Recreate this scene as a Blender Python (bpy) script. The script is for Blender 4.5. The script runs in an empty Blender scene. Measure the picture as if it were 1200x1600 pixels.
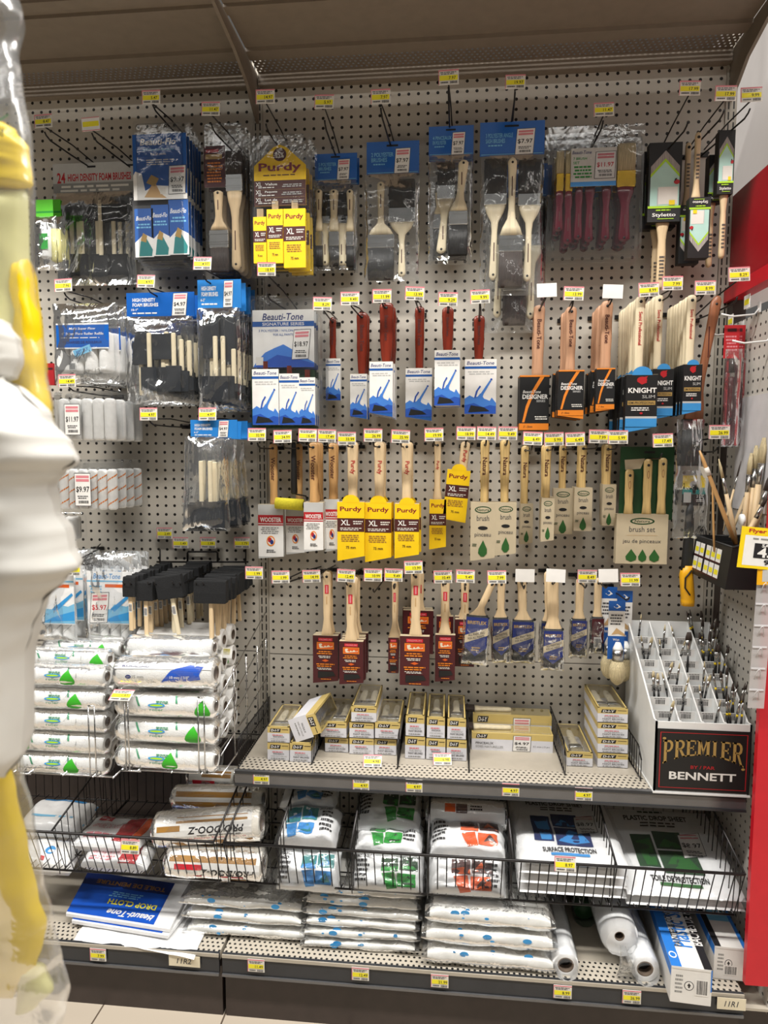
import bpy, math, random
from mathutils import Vector, Matrix, noise
random.seed(7)
sc = bpy.context.scene
COL = sc.collection
R = math.radians
# ---------------------------------------------------------------- camera
# world frame: X along the pegboard wall (0 at the upright between the bays), -Y towards the aisle,
# Z = 0 at the top row of pegboard holes; the floor lies 2.31 m below
FPX, CX, CY, CZ, YAW, PITCH, ROLL = 1052.067, .526952, -1.856706, -.965534, .0983287, -.0873969, .0025933
CAMP = Vector((CX, CY, CZ))
def ray(u, v):
    x3 = (u - 600) / FPX; z3 = -(v - 800) / FPX
    c, s = math.cos(ROLL), math.sin(ROLL); x = c*x3 - s*z3; z2 = s*x3 + c*z3
    c, s = math.cos(PITCH), math.sin(PITCH); y = c - s*z2; z = s + c*z2
    c, s = math.cos(YAW), math.sin(YAW)
    return Vector((c*x - s*y, s*x + c*y, z))
def at(u, v, Y=0.0):
    d = ray(u, v); return CAMP + d * ((Y - CY) / d.y)
def atX(u, v, X):
    d = ray(u, v); return CAMP + d * ((X - CX) / d.x)
def atZ(u, v, Z):
    d = ray(u, v); return CAMP + d * ((Z - CZ) / d.z)
def rect(u0, v0, u1, v1, Y):
    """real centre x, top z, width, height of something that spans these photo pixels at depth Y"""
    a = at(u0, (v0+v1)/2, Y); b = at(u1, (v0+v1)/2, Y); t = at((u0+u1)/2, v0, Y); d = at((u0+u1)/2, v1, Y)
    return (a.x+b.x)/2, t.z, b.x-a.x, t.z-d.z
cam = bpy.data.objects.new('camera', bpy.data.cameras.new('camera')); COL.objects.link(cam)
fw = ray(600, 800).normalized(); rt = (ray(700, 800) - ray(600, 800)).normalized(); up = rt.cross(fw)
mw = Matrix((rt, up, -fw)).transposed().to_4x4(); mw.translation = CAMP
cam.matrix_world = mw
cam.data.sensor_fit = 'VERTICAL'; cam.data.sensor_height = 36; cam.data.lens = FPX * 36 / 1600
cam.data.clip_start = .02
cam.data.dof.use_dof = True; cam.data.dof.focus_distance = 1.62; cam.data.dof.aperture_fstop = 4.6
sc.camera = cam
# ---------------------------------------------------------------- light
w = bpy.data.worlds.new('store_air'); sc.world = w; w.use_nodes = True
w.node_tree.nodes['Background'].inputs[0].default_value = (1.0, .96, .91, 1)
w.node_tree.nodes['Background'].inputs[1].default_value = .1
def tube_light(x, y, z, sx, sy, e, col=(1, .965, .91)):
    l = bpy.data.lights.new('ceiling_tube', 'AREA'); l.shape = 'RECTANGLE'; l.size = sx; l.size_y = sy
    l.energy = e; l.color = col
    o = bpy.data.objects.new('ceiling_tube_light', l); COL.objects.link(o); o.location = (x, y, z)
    o['label'] = 'long fluorescent ceiling tube over the aisle'; o['category'] = 'light'
for y_, e_ in ((-1.5, 112), (-3.4, 8)):
    for x_ in (-1.6, 1.0, 3.6):
        tube_light(x_, y_, 1.35, 2.2, .22, e_)
sc.view_settings.view_transform = 'Standard'; sc.view_settings.look = 'None'
sc.view_settings.exposure = 0.06; sc.view_settings.gamma = 1
sc.view_settings.use_curve_mapping = False
sc.cycles.transparent_max_bounces = 28
sc.cycles.max_bounces = 8
# ---------------------------------------------------------------- materials
def lin(c):
    return tuple((x/255/12.92 if x/255 <= .04045 else ((x/255+.055)/1.055)**2.4) for x in c) + (1,)
MATS = {}
def newmat(name):
    m = bpy.data.materials.new(name); m.use_nodes = True; MATS[name] = m
    n = m.node_tree.nodes; l = m.node_tree.links
    return m, n, l, n['Principled BSDF'], n['Material Output']
def mk(name, rgb, rough=.55, metal=0, var=.08, vs=30, bump=0, bs=80, stretch=(1, 1, 1), sat2=None, coat=0, emis=0):
    m, n, l, b, out = newmat(name)
    b.inputs['Roughness'].default_value = rough; b.inputs['Metallic'].default_value = metal
    b.inputs['Coat Weight'].default_value = coat
    tc = n.new('ShaderNodeTexCoord'); mp = n.new('ShaderNodeMapping'); mp.inputs['Scale'].default_value = stretch
    l.new(tc.outputs['Object'], mp.inputs[0])
    nz = n.new('ShaderNodeTexNoise'); nz.inputs['Scale'].default_value = vs; nz.inputs['Detail'].default_value = 3
    l.new(mp.outputs[0], nz.inputs['Vector'])
    mx = n.new('ShaderNodeMix'); mx.data_type = 'RGBA'
    c = lin(rgb); c2 = lin(sat2) if sat2 else tuple(x*(1-var*2.2) for x in c[:3]) + (1,)
    mx.inputs['A'].default_value = tuple(min(1, x*(1+var)) for x in c[:3]) + (1,); mx.inputs['B'].default_value = c2
    rp = n.new('ShaderNodeMapRange'); rp.inputs[1].default_value = .3; rp.inputs[2].default_value = .72
    l.new(nz.outputs['Fac'], rp.inputs[0]); l.new(rp.outputs[0], mx.inputs['Factor'])
    l.new(mx.outputs['Result'], b.inputs['Base Color'])
    if bump:
        n2 = n.new('ShaderNodeTexNoise'); n2.inputs['Scale'].default_value = bs; n2.inputs['Detail'].default_value = 2
        l.new(mp.outputs[0], n2.inputs['Vector'])
        bp = n.new('ShaderNodeBump'); bp.inputs['Strength'].default_value = bump; bp.inputs['Distance'].default_value = .003
        l.new(n2.outputs['Fac'], bp.inputs['Height']); l.new(bp.outputs[0], b.inputs['Normal'])
    return m
def clear(name, tint=(249, 250, 251), gloss=.5, rough=.12, bs=45, bump=.5, haze=.04, st=(1, 1, 1)):
    """thin clear film: see-through with glossy crinkles and a little milky haze"""
    m, n, l, b, out = newmat(name)
    n.remove(b)
    tr = n.new('ShaderNodeBsdfTransparent'); tr.inputs[0].default_value = lin(tint)
    gl = n.new('ShaderNodeBsdfGlossy'); gl.inputs['Roughness'].default_value = rough; gl.inputs[0].default_value = (1, 1, 1, 1)
    df = n.new('ShaderNodeBsdfDiffuse'); df.inputs[0].default_value = (.85, .86, .86, 1)
    tc = n.new('ShaderNodeTexCoord'); mp = n.new('ShaderNodeMapping'); mp.inputs['Scale'].default_value = st
    l.new(tc.outputs['Object'], mp.inputs[0])
    nz = n.new('ShaderNodeTexNoise'); nz.inputs['Scale'].default_value = bs; nz.inputs['Detail'].default_value = 3
    nz.inputs['Distortion'].default_value = 1.2
    l.new(mp.outputs[0], nz.inputs['Vector'])
    bp = n.new('ShaderNodeBump'); bp.inputs['Strength'].default_value = bump; bp.inputs['Distance'].default_value = .006
    l.new(nz.outputs['Fac'], bp.inputs['Height']); l.new(bp.outputs[0], gl.inputs['Normal'])
    fr = n.new('ShaderNodeLayerWeight'); fr.inputs[0].default_value = .35; l.new(bp.outputs[0], fr.inputs['Normal'])
    mu = n.new('ShaderNodeMath'); mu.operation = 'MULTIPLY_ADD'; mu.inputs[1].default_value = gloss; mu.inputs[2].default_value = gloss*.03
    l.new(fr.outputs['Fresnel'], mu.inputs[0])
    m1 = n.new('ShaderNodeMixShader'); m1.inputs[0].default_value = haze; l.new(tr.outputs[0], m1.inputs[1]); l.new(df.outputs[0], m1.inputs[2])
    m2 = n.new('ShaderNodeMixShader'); l.new(mu.outputs[0], m2.inputs[0]); l.new(m1.outputs[0], m2.inputs[1]); l.new(gl.outputs[0], m2.inputs[2])
    l.new(m2.outputs[0], out.inputs['Surface'])
    return m
def M(k): return MATS[k]
flat = dict(var=.03)
for k, c in dict(white=(232, 230, 226), paper=(222, 218, 210), black=(22, 22, 23), ink=(28, 26, 30), red=(178, 28, 36), bred=(200, 30, 48),
                 blue=(22, 84, 160), lblue=(58, 142, 205), sky=(120, 185, 220), navy=(28, 44, 110), dkblue=(18, 40, 96), yellow=(240, 208, 18), lab=(238, 226, 40),
                 pyel=(246, 204, 10), brown=(74, 30, 26), maroon=(72, 18, 24), orange=(226, 130, 34), green=(28, 150, 48), dgreen=(26, 66, 34),
                 leaf=(40, 92, 38), leafb=(58, 178, 40), kraft=(192, 178, 150), gold=(172, 140, 78), grey=(140, 140, 138), dgrey=(74, 74, 76), lgrey=(186, 186, 184),
                 mint=(176, 214, 204), lime=(168, 212, 40), teal=(40, 130, 130), pink=(214, 130, 138), cream=(226, 216, 190), tan=(196, 160, 112), splash=(52, 150, 214), lroy=(62, 122, 204), roy=(30, 78, 170), oran=(216, 92, 30), dgold=(160, 116, 50), limeg=(90, 200, 40)).items():
    mk(k, c, .5, **flat)
mk('card_blue', (20, 92, 178), .3, **flat); mk('header_blue', (40, 124, 200), .35, **flat)
mk('wood', (222, 196, 156), .5, var=.1, vs=14, stretch=(6, 6, .7)); mk('wood_pale', (226, 212, 180), .5, var=.06, vs=14, stretch=(6, 6, .7))
mk('wood_red', (122, 44, 28), .25, var=.22, vs=12, stretch=(6, 6, .6), coat=.3); mk('wood_oak', (196, 152, 98), .45, var=.14, vs=14, stretch=(7, 7, .6))
mk('wood_tan', (196, 150, 118), .45, var=.12, vs=14, stretch=(7, 7, .6)); mk('wood_brown', (150, 96, 66), .4, var=.15, vs=12, stretch=(7, 7, .6))
mk('bamboo', (206, 176, 118), .4, var=.16, vs=16, stretch=(9, 9, .5)); mk('burgundy', (92, 14, 34), .2, var=.05, coat=.4)
mk('foam', (26, 27, 29), .95, var=.25, vs=400, bump=.5, bs=900); mk('foam_blue', (34, 38, 44), .95, var=.2, vs=400, bump=.5, bs=900)
mk('bristle_black', (24, 24, 24), .5, var=.3, vs=60, stretch=(16, 16, .6), bump=.6, bs=60); mk('bristle_brown', (60, 48, 42), .6, var=.3, vs=60, stretch=(16, 16, .6), bump=.6, bs=60)
mk('bristle_beige', (206, 190, 150), .6, var=.2, vs=60, stretch=(16, 16, .6), bump=.6, bs=60); mk('bristle_grey', (170, 164, 160), .6, var=.2, vs=60, stretch=(16, 16, .6), bump=.6, bs=60)
mk('metal', (190, 190, 188), .25, 1, var=.05); mk('brass', (214, 172, 60), .25, 1, var=.05); mk('chrome', (200, 200, 200), .2, 1, var=.04)
mk('wire', (34, 32, 32), .4, .4, var=.1); mk('wire_dark', (52, 50, 50), .35, .6, var=.1)
mk('fleece', (238, 237, 234), .95, var=.03, vs=60, bump=.35, bs=300); mk('fleece_warm', (232, 226, 214), .95, var=.05, vs=60, bump=.35, bs=300)
mk('film_white', (236, 236, 236), .28, var=.03, vs=25, bump=.5, bs=35); mk('cloth_white', (226, 224, 218), .55, var=.06, vs=25, bump=.3, bs=40)
mk('tubecard', (120, 104, 90), .8, var=.15); mk('rubber_yellow', (232, 170, 20), .4, var=.03); mk('sponge_yellow', (238, 224, 60), .9, var=.06, vs=200)
mk('red_metal', (196, 20, 38), .32, var=.03); mk('red_header', (158, 12, 28), .25, var=.03); mk('purdy_red', (128, 22, 38), .4, var=.03); mk('shelf_metal', (176, 168, 154), .42, var=.03); mk('canopy_metal', (128, 116, 102), .5, var=.04)  # the header's red is the same paint darkened, its shade put into the colour
mk('kick', (58, 48, 44), .5, var=.08); mk('rail_grey', (112, 112, 114), .25, .5, var=.04); mk('rail_dark', (52, 54, 58), .3, .2, var=.05)
mk('white_plastic', (232, 233, 232), .35, var=.02); mk('acrylic', (206, 204, 206), .25, var=.03)
mk('pack_yellow', (242, 208, 0), .35, var=.12, vs=9); mk('pack_pale', (222, 216, 150), .45, var=.12, vs=12); mk('glove_white', (216, 214, 208), .85, var=.05, vs=10)
clear('clear_shell', gloss=.5, rough=.06, bs=18, bump=.2, haze=.012)
clear('clear_bag', gloss=.8, rough=.09, bs=13, bump=.75, haze=.02, st=(1.6, 1, .7))
clear('clear_film', gloss=.7, rough=.1, bs=30, bump=.6, haze=.03)
clear('clear_near', gloss=.4, rough=.2, bs=14, bump=.6, haze=.1)
clear('strip_clear', tint=(226, 214, 214), gloss=.4, rough=.15, bs=12, bump=.1, haze=.38)
# ---------------------------------------------------------------- geometry collector
_fc = {}
def glyphs(s, bold):
    k = (s, bold)
    if k not in _fc:
        cu = bpy.data.curves.new('t', 'FONT'); cu.body = s; cu.size = 1; cu.resolution_u = 2; cu.offset = (0, .014, .026)[bold]
        ob = bpy.data.objects.new('t', cu); me = bpy.data.meshes.new_from_object(ob)
        vs = [(v.co.x, v.co.y) for v in me.vertices]; fs = [tuple(p.vertices) for p in me.polygons]
        bpy.data.objects.remove(ob); bpy.data.curves.remove(cu); bpy.data.meshes.remove(me)
        x0 = min(v[0] for v in vs); x1 = max(v[0] for v in vs)
        low = any(ch in 'gjpqy' for ch in s); y0 = min(v[1] for v in vs); y1 = max(v[1] for v in vs)
        _fc[k] = ([(a-(x0+x1)/2, b-(y0+y1)/2) for a, b in vs], fs, x1-x0, y1-y0)
    return _fc[k]
class G:
    def __init__(s): s.v = []; s.f = []; s.mi = []; s.sm = []; s.mats = []; s.wrap = None
    def mid(s, m):
        if m not in s.mats: s.mats.append(m)
        return s.mats.index(m)
    def add(s, vs, fs, m, sm=False):
        b = len(s.v); s.v += [tuple(p) for p in vs]; i = s.mid(m)
        for f in fs: s.f.append(tuple(b+k for k in f)); s.mi.append(i); s.sm.append(sm)
        return s
    def box(s, x0, x1, y0, y1, z0, z1, m, bev=0):
        if bev:
            b = bev; P = []
            for z, i in ((z0, b), (z0+b, 0), (z1-b, 0), (z1, b)):
                a0, a1, c0, c1 = x0+i, x1-i, y0+i, y1-i; q = b if i == 0 else b*.6
                P.append([(a0+q, c0, z), (a1-q, c0, z), (a1, c0+q, z), (a1, c1-q, z), (a1-q, c1, z), (a0+q, c1, z), (a0, c1-q, z), (a0, c0+q, z)])
            return s.rings(P, m)
        vs = [(x, y, z) for z in (z0, z1) for y in (y0, y1) for x in (x0, x1)]
        return s.add(vs, [(0, 1, 5, 4), (1, 3, 7, 5), (3, 2, 6, 7), (2, 0, 4, 6), (4, 5, 7, 6), (2, 3, 1, 0)], m)
    def prism(s, pts, y0, y1, m):
        """outline in the XZ plane, front face at y0, back at y1"""
        n = len(pts); vs = [(x, y0, z) for x, z in pts] + [(x, y1, z) for x, z in pts]
        fs = [tuple(range(n)), tuple(range(2*n-1, n-1, -1))] + [(i, (i+1) % n, n+(i+1) % n, n+i) for i in range(n)]
        return s.add(vs, fs, m)
    def rings(s, P, m, sm=False, cap=True, closed=True):
        n = len(P[0]); vs = [p for r in P for p in r]; fs = []
        for i in range(len(P)-1):
            for j in range(n if closed else n-1):
                fs.append((i*n+j, i*n+(j+1) % n, (i+1)*n+(j+1) % n, (i+1)*n+j))
        if cap: fs += [tuple(range(n-1, -1, -1)), tuple(range((len(P)-1)*n, len(P)*n))]
        return s.add(vs, fs, m, sm)
    def loft(s, secs, m, n=12, e=2.6, sm=True):
        """sections (z, half width, half thickness, x offset) of a rounded bar hanging along Z"""
        P = []
        for q in secs:
            z, a, b = q[:3]; xo = q[3] if len(q) > 3 else 0; r = []
            for k in range(n):
                t = 2*math.pi*k/n; c, d = math.cos(t), math.sin(t)
                r.append((xo + a*math.copysign(abs(c)**(2/e), c), b*math.copysign(abs(d)**(2/e), d), z))
            P.append(r)
        return s.rings(P, m, sm)
    def tube(s, pts, r, m, n=6):
        pts = [Vector(p) for p in pts]; P = []; prev = None
        for i, p in enumerate(pts):
            t = (pts[min(i+1, len(pts)-1)] - pts[max(i-1, 0)]).normalized()
            a = t.cross(Vector((0, 0, 1)) if abs(t.z) < .9 else Vector((1, 0, 0))) if prev is None else t.cross(prev.cross(t))
            if a.length < 1e-5: a = t.orthogonal()
            a.normalize(); prev = a; b = t.cross(a)
            P.append([tuple(p + r*(math.cos(2*math.pi*k/n)*a + math.sin(2*math.pi*k/n)*b)) for k in range(n)])
        return s.rings(P, m, True)
    def cyl(s, a, b, r0, r1, m, n=16, sm=True):
        a, b = Vector(a), Vector(b); t = (b-a).normalized(); u = t.orthogonal().normalized(); w_ = t.cross(u)
        P = [[tuple(c + r*(math.cos(2*math.pi*k/n)*u + math.sin(2*math.pi*k/n)*w_)) for k in range(n)] for c, r in ((a, r0), (b, r1))]
        return s.rings(P, m, sm)
    def grid(s, fn, nu, nv, m, sm=True):
        vs = [fn(i/nu, j/nv) for j in range(nv+1) for i in range(nu+1)]
        fs = [(j*(nu+1)+i, j*(nu+1)+i+1, (j+1)*(nu+1)+i+1, (j+1)*(nu+1)+i) for j in range(nv) for i in range(nu)]
        return s.add(vs, fs, m, sm)
    def art(s, x0, z1, w, h, y, items, fn=None, dl=.00012):
        """printed shapes on a face: u 0..1 to the right, v 0..1 downwards; fn maps (x, y, z) onto a curved face"""
        F = fn or (lambda x, yy, z: (x, yy, z)); yy = y
        def pt(u, v): return F(x0+u*w, yy, z1-v*h)
        def quad(u0, v0, u1, v1, m, nv=1, nu=1):
            if fn: nu, nv = 6, max(1, int(8*abs(v1-v0)+1))
            for i in range(nu):
                for j in range(nv):
                    a, b = u0+(u1-u0)*i/nu, u0+(u1-u0)*(i+1)/nu; c, d = v0+(v1-v0)*j/nv, v0+(v1-v0)*(j+1)/nv
                    s.add([pt(a, d), pt(b, d), pt(b, c), pt(a, c)], [(0, 1, 2, 3)], m)
        for it in items:
            yy -= dl; k = it[0]
            if k == 'r': quad(*it[1:6])
            elif k == 'p' and not fn: s.add([pt(*p) for p in it[1]], [tuple(range(len(it[1])))], it[2])
            elif k == 'p':     # sliced into bands so that it follows the curved face
                pp = it[1]; va, vb = min(p[1] for p in pp), max(p[1] for p in pp); nb = max(2, int((vb-va)*24)); rows = []
                for i in range(nb+1):
                    v = min(max(va+(vb-va)*i/nb, va+1e-5), vb-1e-5); us = []
                    for (a0, b0), (a1, b1) in zip(pp, pp[1:]+pp[:1]):
                        if (b0-v)*(b1-v) <= 0 and b0 != b1: us.append(a0+(a1-a0)*(v-b0)/(b1-b0))
                    rows.append((min(us), max(us), v))
                for (a, b, c), (d, e, f) in zip(rows, rows[1:]):
                    for q in range(3): s.add([pt(d+(e-d)*q/3, f), pt(d+(e-d)*(q+1)/3, f), pt(a+(b-a)*(q+1)/3, c), pt(a+(b-a)*q/3, c)], [(0, 1, 2, 3)], it[2])
            elif k == 'c':
                _, u, v, ru, rv, m = it
                s.add([pt(u+ru*math.cos(t*math.pi/10), v+rv*math.sin(t*math.pi/10)) for t in range(20)], [tuple(range(20))], m)
            elif k == 't':
                _, txt, u, v, hh, m = it[:6]; o = it[6] if len(it) > 6 else {}
                gv, gf, gw, gh = glyphs(txt, o.get('b', 1)); sz = hh*h/max(gh, .5)
                sx = sz
                if 'w' in o: sx = o['w']*w/gw
                a = R(o.get('rot', 0)); sh = o.get('sh', 0); ca, sa = math.cos(a), math.sin(a); arc = o.get('arc', 0)
                pts = []
                for gx, gy in gv:
                    X = gx*sx + sh*gy*sz; Z = gy*sz + arc*((gx*2/gw)**2)*hh*h
                    pts.append(F(x0+u*w + ca*X - sa*Z, yy, z1-v*h + sa*X + ca*Z))
                s.add(pts, gf, m)
            elif k == 'g':     # lines of print too small to read
                _, u0, v0, u1, v1, nl, m = it[:7]; rr = random.Random(int(u0*991+v0*77+nl))
                for i in range(nl):
                    va = v0+(v1-v0)*(i+.2)/nl; vb = v0+(v1-v0)*(i+.72)/nl; u = u0 + (u1-u0)*rr.uniform(0, .12); ue = u1 - (u1-u0)*rr.uniform(0, .2)
                    while u < ue:
                        e = min(ue, u+(u1-u0)*rr.uniform(.08, .24)); quad(u, va, e, vb, m); u = e + (u1-u0)*.035
            elif k == 'b':     # bar code
                _, u0, v0, u1, v1, m = it; rr = random.Random(3); u = u0
                while u < u1-.001:
                    e = u + (u1-u0)*rr.choice((.02, .035, .05)); quad(u, v0, min(e, u1), v1, m); u = e + (u1-u0)*rr.choice((.02, .03, .04))
        return s
    def xf(s, mat, start=0):
        for i in range(start, len(s.v)): s.v[i] = tuple(mat @ Vector(s.v[i]))
        return s
    def mesh(s, name):
        me = bpy.data.meshes.new(name); me.from_pydata(s.v, [], s.f)
        for k in s.mats: me.materials.append(MATS[k])
        me.polygons.foreach_set('material_index', s.mi); me.polygons.foreach_set('use_smooth', s.sm); me.update()
        return me
    def obj(s, name, parent=None, loc=(0, 0, 0), rot=None):
        o = bpy.data.objects.new(name, s.mesh(name)); COL.objects.link(o); o.location = loc
        if rot: o.rotation_euler = rot
        if parent: o.parent = parent
        return o
def tag(o, label, cat, group=None, kind=None):
    if label: o['label'] = label
    if cat: o['category'] = cat
    if group: o['group'] = group
    if kind: o['kind'] = kind
    return o
def thing(name, label, cat, loc, group=None, rot=(0, 0, 0)):
    o = bpy.data.objects.new(name, None); COL.objects.link(o); o.location = loc; o.rotation_euler = rot; o.empty_display_size = .02
    return tag(o, label, cat, group)
def struct(name, g, loc=(0, 0, 0)):
    o = g.obj(name, None, loc); o['kind'] = 'structure'; return o
KIDS = {}
def copy_tree(o, parent=None):
    c = o.copy(); COL.objects.link(c)
    if parent: c.parent = parent
    for ch in [x for x in o.children]: copy_tree(ch, c)
    return c
def dup(o, loc, label, group=None, rot=None):
    c = copy_tree(o); c.location = loc; c['label'] = label
    if group: c['group'] = group
    if rot: c.rotation_euler = rot
    return c
def stack(o, n, dy, label, group=None, dz=.0, jr=.03, jx=.002, tilt=None):
    """n copies behind o on the same hook; they share a label since nothing tells them apart"""
    b = o.location; e = o.rotation_euler
    grp = group or label
    for k in range(1, n+1):
        dup(o, (b.x+random.uniform(-jx, jx), b.y+k*dy, b.z-k*dz+random.uniform(-.001, .001)), label, grp,
            (e[0]+random.uniform(-jr, jr)*.3, e[1]+random.uniform(-jr, jr), e[2]+random.uniform(-jr, jr)))
# ---------------------------------------------------------------- the setting
def peg(name, rgb, x0, z0, pitch=.0254, rad=.0041, axis='X'):
    m, n, l, b, out = newmat(name)
    tc = n.new('ShaderNodeTexCoord'); sp = n.new('ShaderNodeSeparateXYZ'); l.new(tc.outputs['Object'], sp.inputs[0])
    def cell(sock, off):
        a = n.new('ShaderNodeMath'); a.operation = 'SUBTRACT'; l.new(sock, a.inputs[0]); a.inputs[1].default_value = off - pitch/2
        f = n.new('ShaderNodeMath'); f.operation = 'FLOORED_MODULO'; l.new(a.outputs[0], f.inputs[0]); f.inputs[1].default_value = pitch
        c = n.new('ShaderNodeMath'); c.operation = 'SUBTRACT'; l.new(f.outputs[0], c.inputs[0]); c.inputs[1].default_value = pitch/2
        q = n.new('ShaderNodeMath'); q.operation = 'MULTIPLY'; l.new(c.outputs[0], q.inputs[0]); l.new(c.outputs[0], q.inputs[1]); return q.outputs[0]
    a = cell(sp.outputs[axis], x0); c = cell(sp.outputs['Z'], z0)
    s = n.new('ShaderNodeMath'); s.operation = 'ADD'; l.new(a, s.inputs[0]); l.new(c, s.inputs[1])
    t = n.new('ShaderNodeMath'); t.operation = 'LESS_THAN'; l.new(s.outputs[0], t.inputs[0]); t.inputs[1].default_value = rad**2
    nz = n.new('ShaderNodeTexNoise'); nz.inputs['Scale'].default_value = 3; l.new(tc.outputs['Object'], nz.inputs['Vector'])
    m0 = n.new('ShaderNodeMix'); m0.data_type = 'RGBA'; c0 = lin(rgb); m0.inputs['A'].default_value = c0; m0.inputs['B'].default_value = tuple(v*.93 for v in c0[:3])+(1,); l.new(nz.outputs['Fac'], m0.inputs['Factor'])
    mx = n.new('ShaderNodeMix'); mx.data_type = 'RGBA'; l.new(m0.outputs['Result'], mx.inputs['A']); mx.inputs['B'].default_value = (.006, .005, .005, 1)
    l.new(t.outputs[0], mx.inputs['Factor']); l.new(mx.outputs['Result'], b.inputs['Base Color']); b.inputs['Roughness'].default_value = .42
    return m, n, l, b, out, t
PEGC = (192, 186, 175)
peg('peg_upper', PEGC, .0254, 0); peg('peg_left', PEGC, -.031, 0); peg('peg_lower', PEGC, .0254, -1.5575); peg('peg_side', (196, 192, 184), -.02, -.49, rad=.0036, axis='Y')
# perforated strips: holes that let the light through, and dark holes in a shelf deck
def perf(name, rgb, px, py, rad, through):
    m, n, l, b, out = newmat(name)
    tc = n.new('ShaderNodeTexCoord'); sp = n.new('ShaderNodeSeparateXYZ'); l.new(tc.outputs['Object'], sp.inputs[0])
    def mth(op, a, bb):
        k = n.new('ShaderNodeMath'); k.operation = op
        for i, s_ in enumerate((a, bb)):
            if hasattr(s_, 'links'): l.new(s_, k.inputs[i])
            else: k.inputs[i].default_value = s_
        return k.outputs[0]
    row = mth('FLOOR', mth('DIVIDE', sp.outputs['Y'], py), 0)
    sh = mth('MULTIPLY', mth('FLOORED_MODULO', row, 2), px/2)
    ax = mth('SUBTRACT', mth('FLOORED_MODULO', mth('ADD', sp.outputs['X'], sh), px), px/2)
    ay = mth('SUBTRACT', mth('FLOORED_MODULO', sp.outputs['Y'], py), py/2)
    hit = mth('LESS_THAN', mth('ADD', mth('MULTIPLY', ax, ax), mth('MULTIPLY', ay, ay)), rad*rad)
    b.inputs['Roughness'].default_value = .45; b.inputs['Base Color'].default_value = lin(rgb)
    if through:
        tr = n.new('ShaderNodeBsdfTransparent'); tr.inputs[0].default_value = (.55, .55, .55, 1); mx = n.new('ShaderNodeMixShader'); l.new(hit, mx.inputs[0]); l.new(b.outputs[0], mx.inputs[1]); l.new(tr.outputs[0], mx.inputs[2])
        l.new(mx.outputs[0], out.inputs['Surface'])
    else:
        mx = n.new('ShaderNodeMix'); mx.data_type = 'RGBA'; mx.inputs['A'].default_value = lin(rgb); mx.inputs['B'].default_value = (.01, .01, .01, 1)
        l.new(hit, mx.inputs['Factor']); l.new(mx.outputs['Result'], b.inputs['Base Color'])
perf('perf_through', (120, 108, 96), .0135, .0115, .0026, True)
perf('perf_deck', (186, 178, 164), .0127, .0127, .0031, False)
# slotted upright
m, n, l, b, out = newmat('slotted')
tc = n.new('ShaderNodeTexCoord'); sp = n.new('ShaderNodeSeparateXYZ'); l.new(tc.outputs['Object'], sp.inputs[0])
def mth(op, a, bb, n=n, l=l):
    k = n.new('ShaderNodeMath'); k.operation = op
    for i, s_ in enumerate((a, bb)):
        if hasattr(s_, 'links'): l.new(s_, k.inputs[i])
        else: k.inputs[i].default_value = s_
    return k.outputs[0]
zx = mth('LESS_THAN', mth('FLOORED_MODULO', sp.outputs['Z'], .0254), .019)
ax = mth('ABSOLUTE', mth('SUBTRACT', mth('ABSOLUTE', sp.outputs['X'], 0), .0062), 0)
xx = mth('LESS_THAN', ax, .0018); hit = mth('MULTIPLY', zx, xx)
mx = n.new('ShaderNodeMix'); mx.data_type = 'RGBA'; mx.inputs['A'].default_value = lin((168, 162, 150)); mx.inputs['B'].default_value = (.008, .008, .008, 1)
l.new(hit, mx.inputs['Factor']); l.new(mx.outputs['Result'], b.inputs['Base Color']); b.inputs['Roughness'].default_value = .4
# floor tiles
m, n, l, b, out = newmat('floor_tile')
tc = n.new('ShaderNodeTexCoord'); bt = n.new('ShaderNodeTexBrick'); bt.offset = 0
bt.inputs['Color1'].default_value = lin((196, 184, 166)); bt.inputs['Color2'].default_value = lin((186, 174, 158)); bt.inputs['Mortar'].default_value = lin((96, 84, 72))
bt.inputs['Scale'].default_value = 1; bt.inputs['Brick Width'].default_value = .305; bt.inputs['Row Height'].default_value = .305; bt.inputs['Mortar Size'].default_value = .0022
l.new(tc.outputs['Object'], bt.inputs['Vector']); l.new(bt.outputs['Color'], b.inputs['Base Color']); b.inputs['Roughness'].default_value = .3
FLOOR = -2.315
struct('floor', G().box(-4, 5, -5, 1, FLOOR-.05, FLOOR, 'floor_tile'))
g = G().box(.0140, 1.2052, 0, .012, -1.541, .03, 'peg_upper'); struct('wall_back', g)
g = G().box(.0140, 1.2052, 0, .012, -2.3, -1.544, 'peg_lower'); struct('wall_back_lower', g)
g = G().box(-1.25, -.0150, 0, .012, -1.535, .03, 'peg_left').box(-1.25, -.0150, 0, .012, -2.3, -1.538, 'peg_left'); struct('wall_left', g)
for i, x in enumerate((0, 1.2192)):
    struct('trim_%d' % (i+1), G().box(-.0135, .0135, -.004, .03, -2.3, .2, 'slotted'), (x, 0, 0))
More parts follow.
